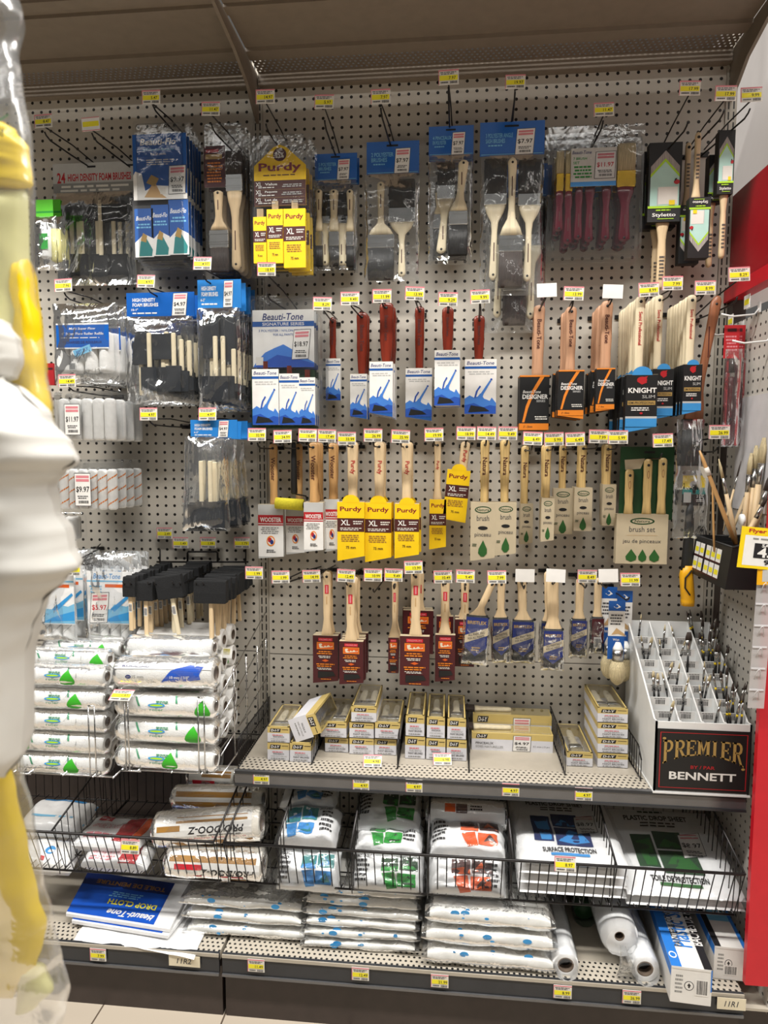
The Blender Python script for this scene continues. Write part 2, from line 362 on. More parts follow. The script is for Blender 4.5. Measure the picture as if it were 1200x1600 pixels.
# side wall: pegboard divider that closes the bay on the right, red header panel and red front post
XS = 1.2335
g = G().box(0, .02, -.40, -.035, FLOOR+.12, -.64, 'peg_side'); struct('wall_right', g, (XS, 0, 0))
a = atX(1200, 257, XS); b_ = atX(1135, 319, XS); c = atX(1200, 432, XS); 
hz1 = a.z; hz0 = c.z
struct('trim_3', G().box(XS-.002, XS+.03, -.04, .03, -2.2, -.55, 'kick'))  # dark strip added to stand for the shade in the corner gap
def red_panel():
    t = thing('header_panel', 'red metal header panel with a flanged lower edge on the side wall', 'panel', (XS, 0, 0))
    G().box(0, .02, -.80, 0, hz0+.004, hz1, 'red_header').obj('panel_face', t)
    G().box(-.012, .022, -.80, .0, hz0-.012, hz0+.006, 'red_metal').box(-.012, -.010, -.80, 0, hz0+.006, hz0+.022, 'red_metal').obj('lower_flange', t)
red_panel()
t = thing('front_post', 'tall red metal post at the front edge of the side wall', 'post', (0, 0, 0))
G().box(1.1790, 1.2335, -.412, -.398, -2.12, -.63, 'red_metal').obj('post_face', t)
G().box(1.2190, 1.2335, -.398, -.36, -2.12, -.63, 'red_metal').obj('post_flange', t)
# white banner sheet standing above the header panel
m = mk('banner_white', (230, 226, 224), .7, var=.02); n = m.node_tree.nodes; l = m.node_tree.links
tl = n.new('ShaderNodeBsdfTranslucent'); tl.inputs[0].default_value = lin((236, 230, 228)); mx = n.new('ShaderNodeMixShader'); mx.inputs[0].default_value = .6
l.new(n['Principled BSDF'].outputs[0], mx.inputs[1]); l.new(tl.outputs[0], mx.inputs[2]); l.new(mx.outputs[0], n['Material Output'].inputs['Surface'])
g = G(); g.grid(lambda u, v: (XS+.045+.05*math.sin(v*2.2)+.010*math.sin(u*14), .5-u*1.36, -.6+v*.9), 30, 12, 'banner_white')
o = g.obj('banner_sheet'); tag(o, 'large plain white curved sheet above the red header panel', 'sheet')
# canopy: the deep top shelf seen from below
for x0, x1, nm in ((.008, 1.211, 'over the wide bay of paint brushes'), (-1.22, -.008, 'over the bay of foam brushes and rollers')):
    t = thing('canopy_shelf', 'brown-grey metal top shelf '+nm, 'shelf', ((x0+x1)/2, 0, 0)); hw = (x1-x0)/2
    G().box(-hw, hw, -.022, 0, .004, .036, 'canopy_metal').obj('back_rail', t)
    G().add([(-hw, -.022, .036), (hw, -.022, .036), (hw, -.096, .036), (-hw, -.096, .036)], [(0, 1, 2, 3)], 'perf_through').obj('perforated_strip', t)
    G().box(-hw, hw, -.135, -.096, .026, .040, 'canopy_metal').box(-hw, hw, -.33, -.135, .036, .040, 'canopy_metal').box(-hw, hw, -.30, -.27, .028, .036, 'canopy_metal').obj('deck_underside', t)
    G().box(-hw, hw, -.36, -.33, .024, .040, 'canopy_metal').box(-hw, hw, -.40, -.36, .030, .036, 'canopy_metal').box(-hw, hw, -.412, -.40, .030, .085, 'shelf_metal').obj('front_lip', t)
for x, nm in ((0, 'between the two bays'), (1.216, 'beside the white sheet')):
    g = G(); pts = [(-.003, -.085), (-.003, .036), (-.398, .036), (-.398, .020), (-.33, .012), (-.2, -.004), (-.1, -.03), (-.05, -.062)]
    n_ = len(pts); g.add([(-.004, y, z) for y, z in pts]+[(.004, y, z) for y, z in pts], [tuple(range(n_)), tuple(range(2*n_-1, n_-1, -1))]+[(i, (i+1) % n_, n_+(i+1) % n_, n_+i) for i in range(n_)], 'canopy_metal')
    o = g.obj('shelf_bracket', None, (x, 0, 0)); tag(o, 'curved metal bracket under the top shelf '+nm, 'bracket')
# base decks, kick plates and price rails
Zb = -2.144
def decks():
    for x0, x1, nm in ((.004, 1.178, 'under the paint brush bay'), (-1.22, -.004, 'under the roller bay')):
        t = thing('base_shelf', 'grey metal bottom shelf with dark price rail '+nm, 'shelf', (x0, 0, 0)); w_ = x1-x0
        G().box(0, w_, -.405, -.345, Zb-.02, Zb, 'perf_deck').box(0, w_, -.345, 0, Zb-.02, Zb, 'shelf_metal').obj('shelf_deck', t)
        G().box(0, w_, -.412, -.405, Zb-.048, Zb+.002, 'rail_dark').box(0, w_, -.4145, -.412, Zb-.006, Zb+.002, 'shelf_metal').box(0, w_, -.416, -.412, Zb-.052, Zb-.046, 'rail_grey').obj('price_rail', t)
        G().box(0, w_+.0, -.392, -.37, FLOOR, Zb-.045, 'kick').obj('kick_plate', t)
    o = G().box(1.1805, 1.6, -.405, -.05, FLOOR+.13, Zb-.035, 'shelf_metal').box(1.1805, 1.6, -.37, -.05, FLOOR, FLOOR+.13, 'kick').obj('base_shelf'); tag(o, 'cream edge of the next base shelf below the red post', 'shelf')
decks()
Zm = -1.743
t = thing('middle_shelf', 'grey metal middle shelf holding the small brush boxes', 'shelf', (.008, 0, 0))
G().box(0, 1.196, -.30, -.0, Zm-.018, Zm, 'shelf_metal').box(0, 1.196, -.299, -.235, Zm, Zm+.0004, 'perf_deck').obj('shelf_deck', t)
G().box(0, 1.198, -.311, -.300, Zm-.034, Zm+.001, 'rail_grey').box(0, 1.198, -.3125, -.311, Zm-.006, Zm+.001, 'rail_dark').box(0, 1.198, -.3135, -.311, Zm-.037, Zm-.031, 'rail_dark').obj('price_rail', t)
# ---------------------------------------------------------------- hooks, tags and brush parts
PRICE = lambda txt, m='white': [('r', 0, 0, 1, 1, 'paper'), ('r', 0, 0, 1, .1, 'pink'), ('r', 0, 0, .035, 1, 'pink'), ('g', .08, .13, .9, .34, 2, 'dgrey'), ('r', .05, .38, .95, .72, 'lab'),
                                ('t', txt, .68, .56, .22, 'ink'), ('g', .1, .78, .5, .94, 1, 'dgrey'), ('b', .56, .78, .92, .95, 'dgrey')] if txt else [('r', 0, 0, 1, 1, 'white')]
def tag_mesh(txt, w=.046, h=.032, blank=False):
    g = G().box(-w/2, w/2, 0, .0012, -h/2, h/2, 'white')
    if txt == '-': return g.art(-w/2, h/2, w, h, 0, [('r', .05, .3, .95, .68, 'lab'), ('r', 0, 0, 1, .06, 'pink'), ('r', 0, .94, 1, 1, 'pink')])
    return g.art(-w/2, h/2, w, h, 0, PRICE(txt))
def hook(tx, ty, X, zh, what, price='7.97', L=.2, col='wire', two=True, tilt=0):
    T = at(tx, ty, -L)
    t = thing('peg_hook', 'black wire peg hook with price tag holding the '+what if price else 'black wire peg hook with blank white tag holding the '+what, 'hook', (X, 0, zh))
    dx = T.x - X; dz = T.z - zh
    g = G().box(-.016, .016, -.005, 0, -.004, .006, col)
    g.tube([(0, -.003, 0), (dx*.5, -L*.5, -.001), (dx*.9, -L*.9, 0), (dx*.98, -L*.97, .006), (dx, -L, .012)], .0021, col)
    if two: g.tube([(.006, -.003, .014), (dx*.5+.004, -L*.5, (dz+.0)*.5+.006), (dx, -L, dz-.012)], .0018, col)
    g.obj('hook_wire', t)
    m = tag_mesh(price); o = m.obj('price_tag', t, (dx, -L-.004, dz)); o.rotation_euler = (R(random.uniform(-8, 4)), R(random.uniform(-3, 3)+tilt), 0)
    return t
def handle(g, top, bot, wt, wm, wb, th, m, neck=.55, lean=0):
    """wooden handle from z=top (round end with hanging hole) down to z=bot where it meets the ferrule"""
    H = top-bot; r = wt/2
    q = [(top, r*.25, th*.2), (top-.0018, r*.68, th*.38), (top-.006, r*.95, th*.5), (top-.014, r, th*.5), (top-H*.3, wm/2, th*.52), (top-H*neck, wm/2*1.04, th*.5),
         (top-H*.72, wm/2*.92, th*.48), (top-H*.84, (wm*.66+wb*.34)/2*.96, th*.48), (top-H*.93, (wm*.22+wb*.78)/2, th*.52), (bot, wb/2, th*.55)]
    g.loft([(a, b, c, lean*(top-a)) for a, b, c in q], m)
    return g
def hole(g, th, r=.0036, x=0, z=0): return g.cyl((x, -th*.5-.0004, z), (x, th*.5+.0004, z), r, r, 'black', 10)
def pbrush(par, uc, hw, vb, vf0, vf1, vh, Y, bm, hm, fm='metal', uh=None, th=.011, hwid=None, name='paint_brush'):
    """a bare brush that is part of a pack: bristles from pixel row vb to vf0, ferrule vf0..vf1, handle ending at vh"""
    o = Vector(par.location) if par else Vector((0, 0, 0)); P = lambda u, v: at(u, v, Y) - o
    c = P(uc, vf0); x = c.x; y = c.y; w_ = (at(uc+hw, vf0, Y) - at(uc-hw, vf0, Y)).x
    zb, z0, z1, zh = P(uc, vb).z, c.z, P(uc, vf1).z, P(uh or uc, vh).z; dx = (P(uh, vh).x - x) if uh else 0
    sgn = 1 if zh > z1 else -1; H = abs(zh-z1); hw_ = hwid or min(.0125, w_*.45)
    qs = []
    for fr, a, b in ((1, .12, .2), (.985, .6, .4), (.95, .5*hw_/.006*.0 + 1, .5), (.9, 1, .5), (.6, .8, .5), (.35, .72, .5), (.22, .95, .5)):
        qs.append((sgn*H*fr, hw_*a, th*b, dx*fr))
    qs += [(sgn*H*.1, (hw_*.4+w_*.5*.6), th*.52, dx*.1), (0, w_*.47, th*.55, 0)]
    g = G().loft(qs, hm); g.cyl((dx*.93, -th*.5-.0005, sgn*H*.93), (dx*.93, th*.5+.0005, sgn*H*.93), .003, .003, 'black', 10)
    g.box(dx*.6-.0012, dx*.6+.0012, -th*.5-.0002, -th*.5+.001, sgn*H*.5, sgn*H*.75, 'brown')
    b = g.obj(name, par, (x, y, z1))
    f = G().box(-w_/2, w_/2, -th*.55, th*.55, min(z0, z1)-z1, max(z0, z1)-z1, fm, bev=.0015)
    hh = abs(z1-z0)
    for k in (.2, .32, .75): f.box(-w_/2-.0003, w_/2+.0003, -th*.55-.0006, th*.55+.0006, min(z0, z1)-z1+hh*k, min(z0, z1)-z1+hh*(k+.05), fm)
    f.obj('ferrule', b)
    e = zb-z1; s0 = z0-z1
    G().loft([(s0, w_*.48, th*.5), (s0+(e-s0)*.5, w_*.5, th*.52), (s0+(e-s0)*.92, w_*.49, th*.4), (e, w_*.46, th*.18)], bm, n=14, e=5).obj('bristles', b)
    return b
def bag(par, u0, v0, u1, v1, Y, dep=.03, m='clear_bag', amp=.006, taper=0, back=True, nm='plastic_bag', seed=0, Yb=None):
    o = Vector(par.location); x, zt, w_, h = rect(u0, v0, u1, v1, Y); x -= o.x; zt -= o.z
    def f(side):
        def fn(u, v):
            k = (math.sin(math.pi*min(1, max(0, u)))**.45)*(min(1, v*6)**.7)*(min(1, (1-v)*9)**.6)
            nn = noise.noise(Vector((u*3+seed, v*7, side*3.1)))*amp + abs(noise.noise(Vector((u*11+seed, v*2.6, 5))))*amp*.8
            xs = (u-.5)*w_*(1-taper*(1-v)) + noise.noise(Vector((seed, v*5, u*2)))*.003
            return (x+xs, (Y-o.y) - side*(dep*k*.5) - (nn if side > 0 else 0)*k, zt-v*h+noise.noise(Vector((u*4, seed, v)))*.002*v)
        return fn
    g = G().grid(f(1), 26, 36, m)
    if back: g.grid(f(-1), 6, 8, m)
    g.obj(nm, par)
def shell(par, u0, v0, u1, v1, Y, dep=.025, m='clear_shell', inset=.09, nm='blister_shell', back=False):
    """hard clear blister: a flat flange and a raised dome with rounded edges"""
    o = Vector(par.location); x, zt, w_, h = rect(u0, v0, u1, v1, Y); x -= o.x; zt -= o.z; y = Y-o.y
    g = G(); ix = w_*inset; P = []
    def ring(a, yy, r=.008):
        x0, x1, z0, z1 = x-w_/2+a, x+w_/2-a, zt-h+a, zt-a; q = []
        for cx_, cz_, s in ((x1-r, z1-r, 0), (x0+r, z1-r, 1), (x0+r, z0+r, 2), (x1-r, z0+r, 3)):
            for k in range(4): t = (s+k/3)*math.pi/2; q.append((cx_+r*math.cos(t), yy, cz_+r*math.sin(t)))
        return q
    P = [ring(0, y+dep*.5, .01), ring(.0015, y+dep*.5-.001, .01), ring(ix*.8, y+dep*.5-.002), ring(ix, y+dep*.2), ring(ix*1.12, y-dep*.35), ring(ix*1.4, y-dep*.5)]
    g.rings(P, m, False, cap=False); n_ = len(g.v); g.f.append(tuple(range(n_-16, n_))); g.mi.append(0); g.sm.append(False)
    if back: g.add(ring(0, y+dep*.5+.0008, .01), [tuple(range(16))], m)
    g.obj(nm, par)
def card(par, u0, v0, u1, v1, Y, items, m='paper', th=.001, nm='card', pts=None, rot=0):
    o = Vector(par.location); x, zt, w_, h = rect(u0, v0, u1, v1, Y)
    g = G()
    if pts: g.prism([((a-.5)*w_, -b*h) for a, b in pts], -th/2, th/2, m)
    else: g.box(-w_/2, w_/2, -th/2, th/2, -h, 0, m)
    g.art(-w_/2, 0, w_, h, -th/2, items)
    return g.obj(nm, par, (x-o.x, Y-o.y, zt-o.z), (0, R(rot), 0))
def sticker(u0, v0, u1, v1, price, skew=.0, red=False):
    U = lambda a, b: (u0+(u1-u0)*a+skew*b, v0+(v1-v0)*b+skew*.3*a)
    q = lambda a0, b0, a1, b1, m: ('p', [U(a0, b1), U(a1, b1), U(a1, b0), U(a0, b0)], m)
    w_, h = u1-u0, v1-v0; c = U(.5, .5)
    return [q(-.03, -.02, 1.03, 1.02, 'dgrey'), q(0, 0, 1, 1, 'white'), q(.08, .06, .92, .14, 'pink'), q(.08, .17, .92, .25, 'pink'), ('t', price, c[0], c[1], h*.2, 'bred' if red else 'ink', dict(w=w_*.86, b=1)),
            ('g', u0+w_*.12+skew*.7, v0+h*.68, u1-w_*.1+skew*.7, v0+h*.8, 2, 'dgrey'), ('b', u0+w_*.2+skew*.9, v0+h*.84, u1-w_*.15+skew*.9, v0+h*.93, 'dgrey')]
# --- printed sleeves
def art_splash(title=True):
    a = [('r', 0, 0, 1, 1, 'white')]
    if title: a += [('t', 'Beauti-Tone', .5, .07, .065, 'navy', dict(w=.86, sh=.2)), ('r', 0, .13, 1, .175, 'blue'), ('g', .08, .21, .92, .29, 2, 'lgrey')]
    a += [('p', [(0, 1), (1, 1), (1, .8), (.86, .7), (.8, .76), (.62, .72), (.5, .62), (.42, .68), (.3, .7), (.16, .66), (0, .72)], 'lroy'),
          ('p', [(0, 1), (1, 1), (1, .86), (.8, .84), (.6, .88), (.3, .8), (0, .84)], 'roy'), ('p', [(.42, .7), (.52, .62), (.66, .5), (.8, .38), (.84, .4), (.72, .52), (.6, .64), (.56, .72)], 'lroy'),
          ('c', .84, .37, .035, .02, 'roy'), ('p', [(.3, .71), (.36, .58), (.48, .48), (.52, .5), (.42, .58), (.36, .7)], 'roy')]
    return a
def art_purdy(big=1):
    return [('r', 0, 0, 1, 1, 'pyel'), ('t', 'Purdy', .5, .14, .11, 'purdy_red', dict(w=.8, b=2)), ('r', 0, .3, 1, .55, 'brown'), ('t', 'XL', .3, .38, .1, 'white', dict(w=.34, b=1)),
            ('g', .08, .47, .92, .53, 2, 'paper'), ('g', .56, .34, .95, .42, 2, 'paper'), ('g', .12, .6, .88, .74, 4, 'dgold'), ('t', '75 mm', .5, .84, .05, 'brown', dict(w=.36))]
def art_knight():
    return [('r', 0, 0, 1, 1, 'black'), ('c', .5, .1, .16, .06, 'red'), ('p', [(.34, .13), (.44, .06), (.68, .03), (.6, .1), (.66, .15), (.5, .19)], 'red'), ('t', 'KNIGHT', .52, .3, .1, 'white', dict(w=.9, b=2)), ('t', 'SLIM', .72, .42, .06, 'lgrey', dict(w=.4, b=0)),
            ('r', .06, .5, .94, .58, 'gold'), ('t', 'SEMI-PROFESSIONAL', .5, .54, .05, 'black', dict(w=.84)), ('g', .16, .62, .84, .7, 2, 'white'), ('c', .5, .74, .05, .02, 'red'), ('r', 0, .8, 1, .84, 'lgrey'), ('r', 0, .84, 1, 1, 'lblue')]
def art_designer():
    return [('r', 0, 0, 1, 1, 'black'), ('p', [(.7, .02), (.84, .02), (.5, .32), (.3, .6), (.18, .86), (.1, .86), (.22, .56), (.42, .28)], 'orange'), ('t', 'Beauti-Tone', .42, .3, .055, 'white', dict(w=.6, sh=.2)),
            ('t', 'DESIGNER', .53, .39, .085, 'white', dict(w=.86, b=2)), ('t', 'SERIES', .72, .47, .04, 'lgrey', dict(w=.3)), ('g', .5, .74, .95, .82, 2, 'paper'), ('r', 0, .88, 1, 1, 'orange'), ('r', 0, 0, 1, .03, 'orange'), ('t', '2" - 50mm', .3, .94, .04, 'black', dict(w=.3))]
def art_wooster():
    return [('r', 0, 0, 1, 1, 'white'), ('r', 0, 0, 1, .2, 'lgrey'), ('r', 0, .2, 1, .4, 'red'), ('t', 'WOOSTER', .5, .29, .09, 'white', dict(w=.84, b=2)), ('r', 0, .36, 1, .375, 'white'), ('g', .1, .43, .9, .57, 4, 'grey'),
            ('c', .5, .7, .17, .1, 'orange'), ('c', .5, .7, .13, .075, 'paper'), ('c', .46, .68, .08, .05, 'red'), ('c', .54, .72, .07, .045, 'navy'), ('g', .3, .86, .7, .93, 2, 'dgrey')]
def art_brush(set_=False):
    return [('r', 0, 0, 1, 1, 'kraft'), ('c', .5, .13, .34, .065, 'dgreen'), ('c', .5, .13, .29, .045, 'kraft'), ('t', 'Natura', .5, .13, .05, 'dgreen', dict(w=.5, sh=.2)), ('t', 'brush', .5, .28, .1, 'dgrey', dict(w=.5, b=0)), ('c', .5, .46, .2, .035, 'black'),
            ('t', 'pinceau', .5, .59, .09, 'dgrey', dict(w=.66, b=0)), ('p', [(.52, .68), (.68, .84), (.68, .92), (.56, .98), (.44, .98), (.32, .92), (.34, .84)], 'leaf'), ('g', .06, .74, .26, .8, 2, 'dgreen')]
def art_maroon(win=True):
    a = [('r', 0, 0, 1, 1, 'maroon'), ('r', .22, .05, .78, .12, 'bred'), ('t', 'PREMIUM', .5, .085, .035, 'pink', dict(w=.46)), ('r', .16, .14, .84, .3, 'orange'), ('r', .19, .155, .81, .285, 'oran'), ('p', [(.26, .25), (.24, .18), (.34, .17), (.38, .2), (.32, .22), (.44, .25), (.48, .21), (.54, .24), (.62, .2), (.7, .24), (.78, .22), (.78, .24), (.3, .27)], 'cream'), ('g', .16, .33, .84, .42, 2, 'orange'),
         ('g', .2, .44, .8, .5, 2, 'paper'), ('p', [(.36, .55), (.5, .52), (.64, .55), (.5, .58)], 'oran'), ('g', .12, .61, .88, .7, 2, 'orange'), ('g', .16, .71, .84, .76, 2, 'paper')]
    if win: a += [('p', [(.2, .94), (.9, .88), (.8, .79), (.2, .79)], 'black'), ('g', .3, .95, .76, .98, 1, 'orange')]
    else: a += [('r', .36, .9, .7, .96, 'paper'), ('b', .38, .91, .68, .95, 'ink')]
    return a
def sleeve_brush(name, label, cat, box, hx, hv, hp, Y, art, base, hm, slant=0, d=.019, th=.012, group=None, tab=None, foot=None, rot=0, wb=None, mark=None, lean=0, wm=None, win=None, open_='bristle_black'):
    """a hanging brush in a printed card sleeve. box = sleeve pixels, hx = handle centre, hv = handle top, hp = handle width in pixels"""
    u0, v0, u1, v1 = box; x, zt, w_, h = rect(u0, v0, u1, v1, Y); top = at(hx, hv, Y); hpw = hp/FPX*(Y-CY)*1.0
    zo = top.z-.013; t = thing(name, label, cat, (top.x, Y, zo), group, (0, R(rot), 0))
    zt -= zo; x -= top.x; wb = wb or w_*.8
    g = G(); handle(g, .013, zt-.006, hpw, wm or hpw*.92, wb, th, hm, lean=lean); hole(g, th)
    if mark:
        H = .013-zt; mk_, mm = mark; gv, gf, gw, gh = glyphs(mk_, 1); s_ = min(H*.42/gw, hpw*.5/gh)
        if mk_ == '#': g.art(-hpw*.22, -.022, hpw*.44, .024, -th*.53, [('r', 0, 0, 1, 1, 'bred'), ('r', .3, .1, .7, .9, 'pink'), ('r', .35, 1.3, .6, 2.2, 'tan')])
        else: g.add([(gy*s_*-1*-1, -th*.5-.0006, -H*.34-gx*s_) for gx, gy in gv], [tuple(f) for f in gf], mm)
    g.obj('handle', t)
    s = slant*h; pts = [(x-w_/2, zt), (x-w_/2, zt-h), (x+w_/2, zt-h+s), (x+w_/2, zt)]
    if slant < 0: pts = [(x-w_/2, zt), (x-w_/2, zt-h-s), (x+w_/2, zt-h), (x+w_/2, zt)]
    g = G().prism(pts, -d/2, d/2, base)
    if tab:
        q = [(x+math.cos(math.pi*k/10)*w_*.32, zt-.001+math.sin(math.pi*k/10)*w_*.28) for k in range(11)]; g.prism(q, -d/2-.0004, -d/2+.001, tab)
    g.art(x-w_/2, zt, w_, h-abs(s), -d/2, art)
    if abs(s) > 0:
        c = foot or base
        g.add([(p[0], -d/2-.0001, p[1]) for p in ((x-w_/2, zt-h+abs(s)), pts[1], pts[2], (x+w_/2, zt-h+abs(s)))], [(0, 1, 2, 3)], c)
    g.box(x-w_/2, x+w_/2, -d/2+.001, d/2-.001, zt-.0005, zt+.0006, 'kraft')
    g.obj('card_sleeve', t)
    return t
# ---------------------------------------------------------------- top row of the pegboard
def pack(name, label, cat, u, v, Y, group=None):
    p = at(u, v, Y); return thing(name, label, cat, (p.x, Y, p.z), group)
def hk(tx, ty, hu, hv, Y, what, price='7.97', L=.2, **k):
    p = at(hu, hv, Y); return hook(tx, ty, p.x, p.z, what, price, L, **k)
# 24 foam brushes
t = pack('foam_brush_pack', 'wide clear pack of 24 black foam brushes with grey header card and red title', 'foam brushes', 147, 262, -.035)
card(t, 83, 254, 213, 303, -.036, [('r', 0, 0, 1, 1, 'lgrey'), ('t', '24', .1, .46, .34, 'red', dict(w=.1, b=2)), ('t', 'HIGH DENSITY FOAM BRUSHES', .56, .46, .24, 'red', dict(w=.76, b=2)), ('r', 0, .64, 1, 1, 'grey'), ('g', .04, .69, .95, .95, 2, 'paper'), ('r', .42, .1, .52, .16, 'ink'), ('r', .9, .1, 1, .16, 'ink')], nm='header_card')
card(t, 88, 312, 210, 440, -.022, [], 'black', nm='backing_card'); bag(t, 86, 300, 212, 446, -.05, .03, seed=1)
o_ = Vector(t.location)
def foam_part(par, u, va, vb, vs0, vs1, Y, hw=13, sw=3.4, fm='foam', sm_='wood_pale', slot=1):
    a = at(u, va, Y); b = at(u, vb, Y); c = at(u, vs0, Y); d = at(u, vs1, Y); w_ = hw*(Y-CY)/FPX; s = sw*(Y-CY)/FPX; o = Vector(par.location)
    up_ = abs(vs1-va) > abs(vs1-vb) and vs1 > va
    zf0, zf1 = b.z-a.z, 0
    g = G().box(-s, s, -.003, .003, min(d.z, c.z)-a.z, max(d.z, c.z)-a.z, sm_, bev=.0018)
    st = g.obj('foam_brush', par, (a.x-o.x, Y-o.y, a.z-o.z))
    tip = 1 if va < vs1 else -1
    f = G()
    if vs1 > vb: f.prism([(-w_, 0), (-w_, zf0), (w_, zf0), (w_, 0)], -.008, .008, fm)
    else: f.prism([(-w_, 0), (-w_, zf0), (w_, zf0), (w_, 0)], -.008, .008, fm)
    f.obj('foam_head', st)
for u, hw in ((101, 15), (127, 14), (152, 14), (177, 15), (199, 13)): foam_part(t, u-1, 309, 346, 344, 402, -.036, hw)
for u in (112, 123, 156, 187): foam_part(t, u+3, 442, 398, 400, 346, -.034, 14)
foam_part(t, 160, 442, 400, 400, 312, -.042, 12)
for tx, ty, hu, hv, w_, pr in ((69, 190, 140, 260, 'wide foam brush pack left end', '8.47'), (143, 195, 206, 262, 'wide foam brush pack right end', '-')): hk(tx, ty, hu, hv, -.03, w_, pr, L=.205)
# green topped packs at the far left
for k, (u, Y, lb) in enumerate(((70, -.12, 'green-topped clear pack of a white bottle at the far left, in front'), (82, -.06, 'green-topped clear pack just behind the front one at the far left'))):
    t = pack('bottle_pack', lb, 'bottle pack', u, 315, Y)
    card(t, u-14, 312, u+13, 342, Y, [('r', 0, .6, 1, .7, 'green')], 'limeg', nm='header_card')
    g = G().loft([(-.075, .012, .01), (-.15, .017, .013), (-.062, .012, .01)][:0] or [(-.045, .006, .006), (-.06, .0065, .006), (-.066, .014, .011), (-.14, .015, .012), (-.145, .012, .01)], 'white_plastic'); g.art(-.012, -.085, .024, .04, -.0135, [('r', 0, 0, 1, 1, 'green')]); g.obj('bottle', t, (0, 0, 0))
    G().loft([(-.07, .012, .008), (-.15, .014, .01), (-.152, .01, .008)], 'pack_pale').obj('sponge', t, (.024, .006, 0))
    bag(t, u-16, 338, u+20, 422, Y-.005, .03, seed=20+k)
# Beauti-Flo blister packs
def flo(Y, lb, grp=None):
    t = pack('brush_set_pack', lb, 'brush set', 252, 188, Y, grp)
    card(t, 208, 209, 292, 312, Y-.004, [('r', 0, 0, 1, 1, 'blue'), ('t', 'Beauti-Flo', .48, .12, .1, 'white', dict(w=.66, sh=.2, b=2)), ('t', '3 Polyester Brushes', .48, .24, .055, 'sky', dict(w=.56)), ('t', 'For all paints', .48, .31, .04, 'white', dict(w=.28)), ('g', .2, .38, .8, .48, 3, 'lgrey'),
        ('p', [(0, 1), (1, 1), (1, .92), (.7, .8), (.4, .78), (.22, .86), (.16, .6), (.04, .56), (0, .62)], 'white'), ('p', [(.2, .96), (.34, .78), (.3, .7), (.42, .76), (.5, .9), (.62, .98)], 'tan'), ('p', [(.24, .74), (.34, .62), (.48, .68), (.4, .8)], 'gold'), ('r', .5, .82, .6, .92, 'paper')] + sticker(.68, .5, .98, .92, '$9.97', -.02), nm='printed_card')
    for a, b, c, d in ((211, 240, 326, 402), (237, 265, 320, 400), (264, 295, 312, 398)):
        card(t, a, c, b, d, Y-.006, [('r', 0, 0, 1, 1, 'blue'), ('t', 'Beauti-Flo', .5, .2, .09, 'white', dict(w=.8, sh=.2)), ('g', .1, .3, .9, .42, 2, 'sky'), ('p', [(0, 1), (1, 1), (1, .62), (.5, .52), (0, .7)], 'white'), ('p', [(.2, .98), (.3, .68), (.6, .6), (.95, .85), (.9, .98)], 'teal'), ('p', [(.3, .66), (.45, .5), (.66, .56), (.6, .7)], 'gold')], nm='brush_sleeve')
    card(t, 208, 312, 292, 405, Y+.004, [], 'dgrey', nm='backing_card')
    shell(t, 207, 184, 297, 421, Y, .018)
    return t
f1 = flo(-.125, 'front blister pack with blue script card and three small brush sleeves')
stack(f1, 5, .021, 'one of the blue carded blister packs behind the front three-brush pack', 'blue carded brush set packs', jr=.01)
hk(237, 153, 262, 192, -.12, 'blue carded three-brush blister packs', '5.47', L=.2)
# maroon carded pack
def mar(Y, lb):
    t = pack('brush_pack', lb, 'brush pack', 352, 215, Y)
    card(t, 319, 228, 352, 293, Y-.008, [('r', 0, 0, 1, 1, 'maroon'), ('r', .1, .08, .7, .16, 'red'), ('r', .08, .2, .85, .32, 'gold'), ('g', .1, .38, .9, .9, 7, 'orange'), ('t', '2PC', .4, .55, .1, 'gold', dict(w=.3))], nm='printed_card')
    pbrush(t, 366, 13, 236, 273, 300, 422, Y-.004, 'bristle_brown', 'wood', uh=370)
    pbrush(t, 343, 15, 426, 388, 360, 298, Y-.006, 'bristle_brown', 'wood', uh=341)
    shell(t, 318, 190, 386, 430, Y, .024, inset=.06)
    return t
m1 = mar(-.13, 'clear pack of two angled brushes with small maroon card, front')
stack(m1, 3, .03, 'one of the maroon carded two-brush packs behind the front one', jr=.01)
hk(330, 171, 360, 222, -.13, 'maroon carded two-brush packs', '11.47')
# Purdy three pack
def purdy3(Y, lb):
    t = pack('brush_set_pack', lb, 'brush set', 438, 218, Y)
    card(t, 397, 226, 478, 322, Y-.006, [('c', .5, .16, .13, .11, 'maroon'), ('t', '25%', .5, .17, .09, 'white', dict(w=.16, b=2)), ('t', 'OVER', .5, .09, .03, 'white', dict(w=.12)), ('t', 'Purdy', .5, .38, .17, 'purdy_red', dict(w=.82, b=2)), ('g', .15, .48, .85, .51, 1, 'maroon'), ('r', 0, .58, 1, 1, 'brown')] +
        [x for i in range(3) for x in (('t', 'XL', .09, .64+i*.13, .07, 'white', dict(w=.12)), ('t', ('Value', 'Paquete', 'Lot de')[i], .33, .64+i*.13, .04, 'white', dict(w=.24, b=2)), ('g', .06, .68+i*.13, .44, .71+i*.13, 1, 'white'), ('g', .52, .64+i*.13, .96, .7+i*.13, 2, 'lgrey'), ('r', .02, .73+i*.13, .98, .733+i*.13, 'gold'))], 'pyel', nm='printed_card', pts=[(0, 1), (1, 1), (1, .34), (.62, .04), (.5, 0), (.38, .04), (0, .34)])
    for a, b, c, d in ((397, 417, 340, 412), (418, 443, 328, 412), (444, 478, 327, 419)):
        G().box(-.008, .008, -.004, .004, -.05, .02, 'wood').obj('handle', t, tuple(at((a+b)/2, c, Y-.004)-Vector(t.location)))
        card(t, a, c, b, d, Y-.012, art_purdy(), 'pyel', th=.01, nm='brush_sleeve')
    card(t, 397, 322, 478, 415, Y+.008, [], 'dgrey', nm='backing_card')
    shell(t, 388, 205, 486, 431, Y, .028, inset=.07)
    return t
